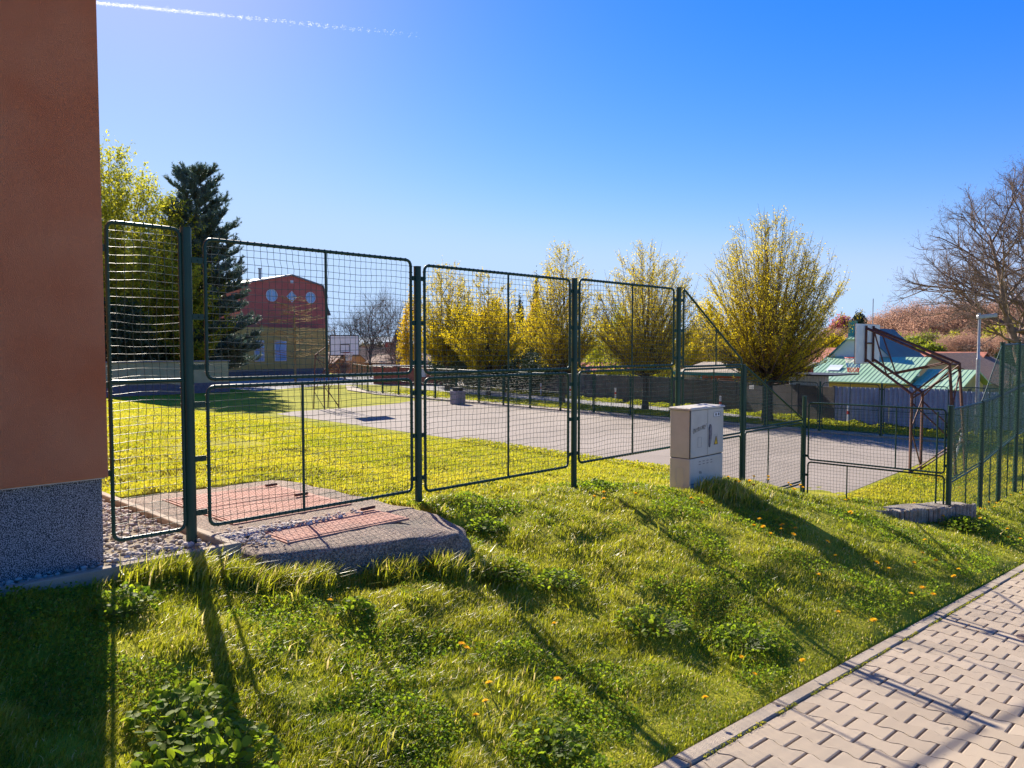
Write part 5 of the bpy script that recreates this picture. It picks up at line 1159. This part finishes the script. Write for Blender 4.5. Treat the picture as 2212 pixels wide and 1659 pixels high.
# long blades: clumps
X, Y, d = sample(60000, -.6, 13, 2.1, 5.2, 1.3, 3.0); c = vnoise(X, Y, 3.2, 31); k = c > .70; X, Y, d = X[k], Y[k], d[k]
n2 = 6000; X2 = rg.uniform(1.7, 3.8, n2); X2 = X2[vnoise(X2, X2*0, 6, 2) > .38]; n2 = len(X2); Y2 = 4.30-(X2-2.31)*.375-np.abs(rg.normal(0, .07, n2))-.01
n3_ = 1500; X3 = rg.normal(7.85, .32, n3_); Y3 = 4.30-np.abs(rg.normal(0, .17, n3_)); n4 = 500; X4 = rg.normal(1.75, .28, n4); Y4 = 4.55-np.abs(rg.normal(0, .07, n4))
n5 = 2500; X5 = rg.uniform(8.2, 11.6, n5); Y5 = rg.uniform(4.75, 5.2, n5)
X = np.concatenate([X, X2, X3, X4, X5]); Y = np.concatenate([Y, Y2, Y3, Y4, Y5]); k = ~blocked(X, Y); X, Y = X[k], Y[k]; d = np.hypot(X, Y)
h = rg.uniform(.04, .105, len(X)); h = np.where((Y > 3.65) & (X > 1.5) & (X < 3.85), h*1.9, h); h = np.where(np.hypot(X-7.85, Y-4.15) < .6, h*2.3, h)
blades('long_grass', X, Y, h, (.0035+.0007*d)*rg.uniform(.8, 1.7, len(X)), 6, 'blade', lean=.45, label='taller grass tufts standing up from the bank', tint=np.clip(rg.normal(.6, .2, len(X)), 0, 1), bias=(.3, 0))
# lawn behind the fence
def lawn(name, n_, x0, x1, y0, y1, ref, hh, ww, label, seed, cond=None):
    X, Y, d = sample(n_, x0, x1, y0, y1, 1.7, ref)
    if cond is not None: k = cond(X, Y); X, Y, d = X[k], Y[k], d[k]
    tint = np.clip(rg.normal(.5, .2, len(X))+.5*(vnoise(X, Y, 1.4, 3)-.5)+.3*(vnoise(X, Y, .35, 6)-.5), 0, 1)
    blades(name, X, Y, hh*rg.uniform(.5, 1.3, len(X)), (ww+.0010*d)*rg.uniform(.7, 1.4, len(X)), seed, 'lawn_blade', lean=.5, tint=tint, label=label, bias=(.1, -.1))
lawn('lawn', 1500000, 1.6, 18.4, 5.1, 38, 7.5, .042, .0025, 'short mown yellow green lawn sloping away behind the fence', 12, cond=lambda X, Y: ~((X > 11) & (Y < 11.4)))
lawn('lawn', 90000, 12, 31, 3.3, 6.4, 16, .09, .006, 'sunlit lawn with dandelions beyond the corner of the fence on the right', 13)
rg = np.random.default_rng(33)
# weeds: clover-like leaves in patches
X, Y, d = sample(420000, -.5, 13, 1.95, 5.3, 1.5, 3.0); c = vnoise(X, Y, 1.9, 41)*.65+vnoise(X, Y, 5.5, 44)*.35; k = c > .545; X, Y, d, c = X[k], Y[k], d[k], c[k]
P = np.c_[X, Y, H(X, Y)+rg.uniform(.01, .03, len(X))+(c-.545)*.16*rg.uniform(.2, 1, len(X))]; V, F = leaf_quads(P, .0062, rg, up_bias=1.1, aspect=1.1)
sc = np.repeat(1+.10*d, 4)[:, None]; Cc = np.repeat(P, 4, 0); V = Cc+(V-Cc)*sc
o = np_mesh('ground_weeds', V, [F], M['weed'], tint=np.repeat(np.clip(rg.normal(.5, .28, len(P)), 0, 1), 4)); tag(o, 'patches of small leaved weeds and clover in the bank grass', 'weeds', kind='stuff')
# weeds at the foot of the far walls, rough grass strip with trees
WLx = lambda y: np.interp(y, [4, 13, 19, 27, 35, 48.2], [33.4, 33.6, 36.2, 37.9, 39.8, 43.9])
n_ = 26000; Y = rg.uniform(5, 47, n_)**1.0; X = WLx(Y)-.12-np.abs(rg.normal(0, .42, n_)); k = vnoise(X*0+Y, Y, .9, 5) > .25; X, Y = X[k], Y[k]; cl = vnoise(Y, X, 1.6, 9)
P = np.c_[X, Y, CZ+.02+rg.uniform(0, 1, len(X))*(.04+.24*cl)]; V, F = leaf_quads(P, .045, rg, up_bias=.6, aspect=.8); o = np_mesh('wall_foot_weeds', V, [F], M['leaf_yg'], tint=np.repeat(np.clip(rg.normal(.2, .25, len(P)), 0, 1), 4)); tag(o, 'bright weeds along the foot of the grey wall and blue fence', 'weeds', kind='stuff')
n_ = 60000; Y = rg.uniform(4, 46, n_); X = np.interp(Y, [4, 12, 20, 30, 42, 52], [30.45, 30.45, 30.9, 31.9, 32.9, 34.5])+rg.uniform(0, 1, n_)*np.interp(Y, [4, 12, 20, 30, 42], [1.5, 1.9, 2.3, 2.7, 3.6])
P = np.c_[X, Y, CZ+.0+rg.uniform(0, .12, n_)]; V, F = leaf_quads(P, .05, rg, up_bias=.3); o = np_mesh('verge_grass', V, [F], M['lawn_blade'], tint=np.repeat(np.clip(rg.normal(.35, .2, n_), 0, 1), 4)); tag(o, 'narrow grass verge under the row of trees', 'grass', kind='stuff')
b = MB(); b.prism([(30.4, 4), (30.45, 12), (31.0, 23), (32.0, 33), (32.2, 38), (33.2, 45), (36.3, 45), (34.5, 30), (33.1, 20), (32.3, 12), (31.9, 4)], 'z', CZ-.2, CZ+.03); struct(b.build('verge', M['ground']))
# dry rim of weeds along the court's near edge
n_ = 7000; Y = rg.uniform(8, 20, n_); X = np.interp(Y, [8, 11.5, 14, 20], [16.7, 17.8, 17.9, 18.4])-np.abs(rg.normal(0, .35, n_)); P = np.c_[X, Y, np.maximum(H(X, Y), CZ-.1)+rg.uniform(0, .16, n_)]; V, F = leaf_quads(P, .035, rg, up_bias=.3)
o = np_mesh('court_rim_weeds', V, [F], M['lawn_blade'], tint=np.repeat(np.clip(rg.normal(.5, .3, n_), 0, 1), 4)); tag(o, 'dry yellowish weeds along the crumbling edge of the court', 'weeds', kind='stuff')
# moss line in the paving joint by the kerb
n_ = 5200; X = rg.uniform(2, 13, n_); k = vnoise(X, X*0, 5, 3) > .35; X = X[k]; P = np.c_[X, 1.762+rg.normal(0, .006, len(X)), S(X)+rg.uniform(-.005, .014, len(X))]; V, F = leaf_quads(P, .006, rg, up_bias=.5)
o = np_mesh('joint_moss', V, [F], M['leaf_yg'], tint=np.repeat(rg.uniform(0, 1, len(P)), 4)); tag(o, 'yellowish moss and grass growing in the joint beside the kerb', 'moss', kind='stuff')

# ---- leafy plants at the lower left and beside the slab
def leafy(label, x, y, rad, hgt, n_, ls, seed, lm_='weed', round_=True):
    rt = thing('leafy_plant', label, 'plant', (x, y, float(H(x, y))), 0, 'leafy plants in the bank'); rg = np.random.default_rng(seed)
    a = rg.uniform(0, 6.28, n_); r_ = rad*np.sqrt(rg.uniform(0, 1, n_)); P = np.c_[r_*np.cos(a), r_*np.sin(a), hgt*(1-.6*(r_/rad)**2)*rg.uniform(.45, 1.05, n_)]
    N = rg.normal(0, .55, (n_, 3)); N[:, 2] += 1; N /= np.linalg.norm(N, axis=1)[:, None]; A = np.cross(N, rg.normal(0, 1, (n_, 3))); A /= np.linalg.norm(A, axis=1)[:, None]; B = np.cross(N, A)
    s = (ls*rg.uniform(.6, 1.3, n_))[:, None]; k8 = np.arange(8)*np.pi/4
    ring = A[:, None]*np.cos(k8)[None, :, None]*s[:, None]+B[:, None]*(np.sin(k8)[None, :, None])*s[:, None]*.82+N[:, None]*(np.abs(np.sin(k8))[None, :, None]*s[:, None]*.22)+P[:, None]
    V = np.concatenate([ring, P[:, None]], 1).reshape(-1, 3); b0 = np.arange(n_)[:, None]*9; kk = np.arange(8); T = np.stack([b0+kk, b0+(kk+1) % 8, b0+8+kk*0], -1).reshape(-1, 3)
    np_mesh('leaves', V, [T], M[lm_], rt, tint=np.repeat(np.clip(rg.normal(.55, .28, n_), 0, 1), 9), smooth=True)
    segs0 = np.c_[P[:, 0]*.35, P[:, 1]*.35, np.zeros(n_)]; V, F = seg_prisms(segs0, P, .0016, .001, n=3); np_mesh('stems', V, [F], M['stem'], rt)
leafy('round leaved plant nearest the camera in the lower left sunlight', 1.22, 2.78, .28, .22, 420, .020, 1)
leafy('round leaved plant just behind the nearest one, lower left', 1.27, 3.12, .22, .17, 260, .018, 2)
leafy('small leafy plant against the shadow edge below the gravel kerb', 1.42, 4.15, .17, .15, 220, .015, 3)
leafy('leafy clump at the foot of the worn slab corner', 3.75, 3.72, .22, .15, 320, .014, 4)
leafy('leafy clump below the slab corner, a step nearer the camera', 4.05, 3.45, .2, .13, 260, .014, 5)
leafy('leafy weed with a dandelion beside it below the slab', 2.5, 3.7, .13, .11, 130, .016, 6)
leafy('dark leafy mound in the middle of the bank', 4.15, 2.75, .26, .13, 380, .014, 7)
leafy('low leafy mound near the paving in the middle of the bank', 4.6, 2.35, .25, .10, 300, .014, 8)
leafy('leafy weed near the bottom centre edge of the photo', 2.55, 2.25, .2, .10, 260, .014, 9)
leafy('reddish tinged leafy weed between the slab and the second fence post', 4.3, 4.45, .18, .12, 240, .016, 10)
leafy('leafy weed just behind the base of the third fence post', 6.35, 4.9, .18, .10, 200, .017, 11)
leafy('leafy weeds in front of the palisade edging', 11.6, 2.75, .35, .16, 500, .020, 12)

# ---- dandelions
DL = [(2.38,3.75),(2.79,3.08),(2.78,3.03),(2.57,2.64),(2.43,2.52),(2.32,2.47),(2.89,2.47),(3.49,3.01),(5.7,4.31),(5.62,4.25),(5.53,4.29),(5.94,4.12),(6.93,3.36),(6.59,3.25),(6.65,3.19),(6.66,3.12),(6.86,3.11),(6.93,3.13),(7.03,3.05),(6.76,2.95),(6.97,2.72),(9.12,2.5),(8.43,2.33),(8.43,2.21),(7.91,2.26),(8.17,1.98),(8.5,2.02),(6.08,2.44),(7.14,1.97),(7.25,1.91),(6.92,1.99),(5.6,2.1),(5.8,1.92),(4.24,2.16),(4.56,1.92),(4.03,1.97),(3.48,1.97),(9.09,3.27),(11.94,2.27),(11.6,2.19),(11.83,2.1),(7.32,2.3),(7.24,2.38),(6.82,2.59),(8.28,4.42),(8.88,4.39),(7.88,4.2),(8.09,4.18),(8.38,4.2),(8.23,4.12),(7.82,4.08),(8.23,4.07),(7.91,3.91),(8.79,3.88),(8.62,3.83),(8.95,3.8),(8.71,3.73),(8.43,3.68),(6.69,3.97),(6.72,3.87),(8.9,4.21),(8.68,4.11),(11.9,3.42),(12.05,3.01),(12.02,2.87),(11.2,3.3),(10.47,3.62),(10.44,3.85),(10.23,3.73),(11.52,2.94),(9.05,3.28),(13.71,2.87),(12.75,2.77),(12.95,2.76),(13.77,2.88),(13.88,2.8),(13.37,2.72),(11.99,2.61),(11.78,2.56),(14.31,2.82),(18.31,3.45),(16.57,3.04),(16.02,2.85),(15.67,2.8),(15.64,2.72),(15.06,2.83),(20.8,5.98),(20.82,5.88),(20.57,5.59),(20.27,5.44),(20.49,5.38),(21.16,5.53),(20.76,5.02),(20.64,4.74),(15.3,2.3),(14.2,2.2),(14.9,2.5),(13.1,2.2),(16.2,2.4),(19.2,4.6),(22.5,5.2),(24,4.9),(23.2,5.6)]
def dand_region(x, y):
    if x > 17: return 'dandelion on the lawn behind the fence corner'
    if x > 12.3: return 'dandelion along the netting fence at the right'
    if x > 9.6: return 'dandelion around the palisade edging'
    if y > 3.5 and x > 7.6: return 'dandelion in sunlit grass right of the cabinet'
    if y > 3.8: return 'dandelion between third fence post and cabinet'
    if x > 6.5 and y > 2.68: return 'dandelion below the shadow of the cabinet'
    if x > 5.4: return 'dandelion close to the kerb, right half'
    if x > 3.3: return 'dandelion in the middle of the bank'
    return 'dandelion in the foreground grass'
mv = MB(); rr = random.Random(4)
for ring, (n_, r_, z) in enumerate([(16, .0215, .003), (14, .017, .007), (10, .011, .010), (6, .005, .012)]):
    for k in range(n_):
        a = 2*math.pi*(k+.3*ring)/n_+rr.uniform(-.1, .1); w_ = .0042; c, s_ = math.cos(a), math.sin(a); q = r_*rr.uniform(.85, 1.1)
        mv.add([(-s_*w_*.4, c*w_*.4, z-.004), (s_*w_*.4, -c*w_*.4, z-.004), (c*q+s_*w_*.5, s_*q-c*w_*.5, z+.001), (c*q-s_*w_*.5, s_*q+c*w_*.5, z+.001)], [(0, 1, 2, 3)])
d0 = thing('dandelion', 'x', 'dandelion', (0, 0, 0), 0, 'dandelions in the grass')
mv.build('flower_head', M['dand'], d0); b = MB(); b.tube([(-.012, 0, -.11), (-.006, 0, -.05), (0, 0, .0)], .0022, 5); b.tube([(0, 0, -.008), (0, 0, .001)], [.004, .009], 8); b.build('stem', M['stem'], d0)
rr = random.Random(9)
def _col(p): v = Vector((p[0], p[1], 0)); fx = v.x*math.cos(R(44))+v.y*math.sin(R(44)); return (v.x*math.sin(R(44))-v.y*math.cos(R(44)))/fx
ORD = ['leftmost', 'second from the left', 'third from the left', 'fourth from the left', 'fifth from the left', 'sixth from the left', 'seventh from the left', 'eighth from the left', 'ninth from the left', 'tenth from the left']
ORR = ['rightmost', 'second from the right', 'third from the right', 'fourth from the right', 'fifth from the right', 'sixth from the right', 'seventh from the right', 'eighth from the right', 'ninth from the right', 'tenth from the right']
_reg = {}
for p in DL: _reg.setdefault(dand_region(*p), []).append(p)
DLAB = {}
for r_, ps in _reg.items():
    ps = sorted(ps, key=_col); n_ = len(ps)
    for i, p in enumerate(ps): DLAB[p] = (ORD[i] if i < (n_+1)//2 else ORR[n_-1-i])+' '+r_
for i, (x, y) in enumerate(DL):
    z = float(H(x, y)); dist = math.hypot(x, y); hh = rr.uniform(.075, .115)+(.09 if (y > 3.6 and 7.6 < x < 9.6) else 0)
    sc = rr.uniform(.85, 1.1)*(1.0 if dist < 6 else 1.25)
    if i == 0: o = d0; o.location = (x, y, z+hh); o['label'] = DLAB[(x, y)]; o.scale = (sc,)*3
    else: o = copy_thing(d0, (x, y, z+hh), rr.uniform(0, 6), DLAB[(x, y)], sc, 'dandelions in the grass')
    o.rotation_euler = (rr.uniform(-.35, .35)+.15, rr.uniform(-.35, .35), rr.uniform(0, 6))
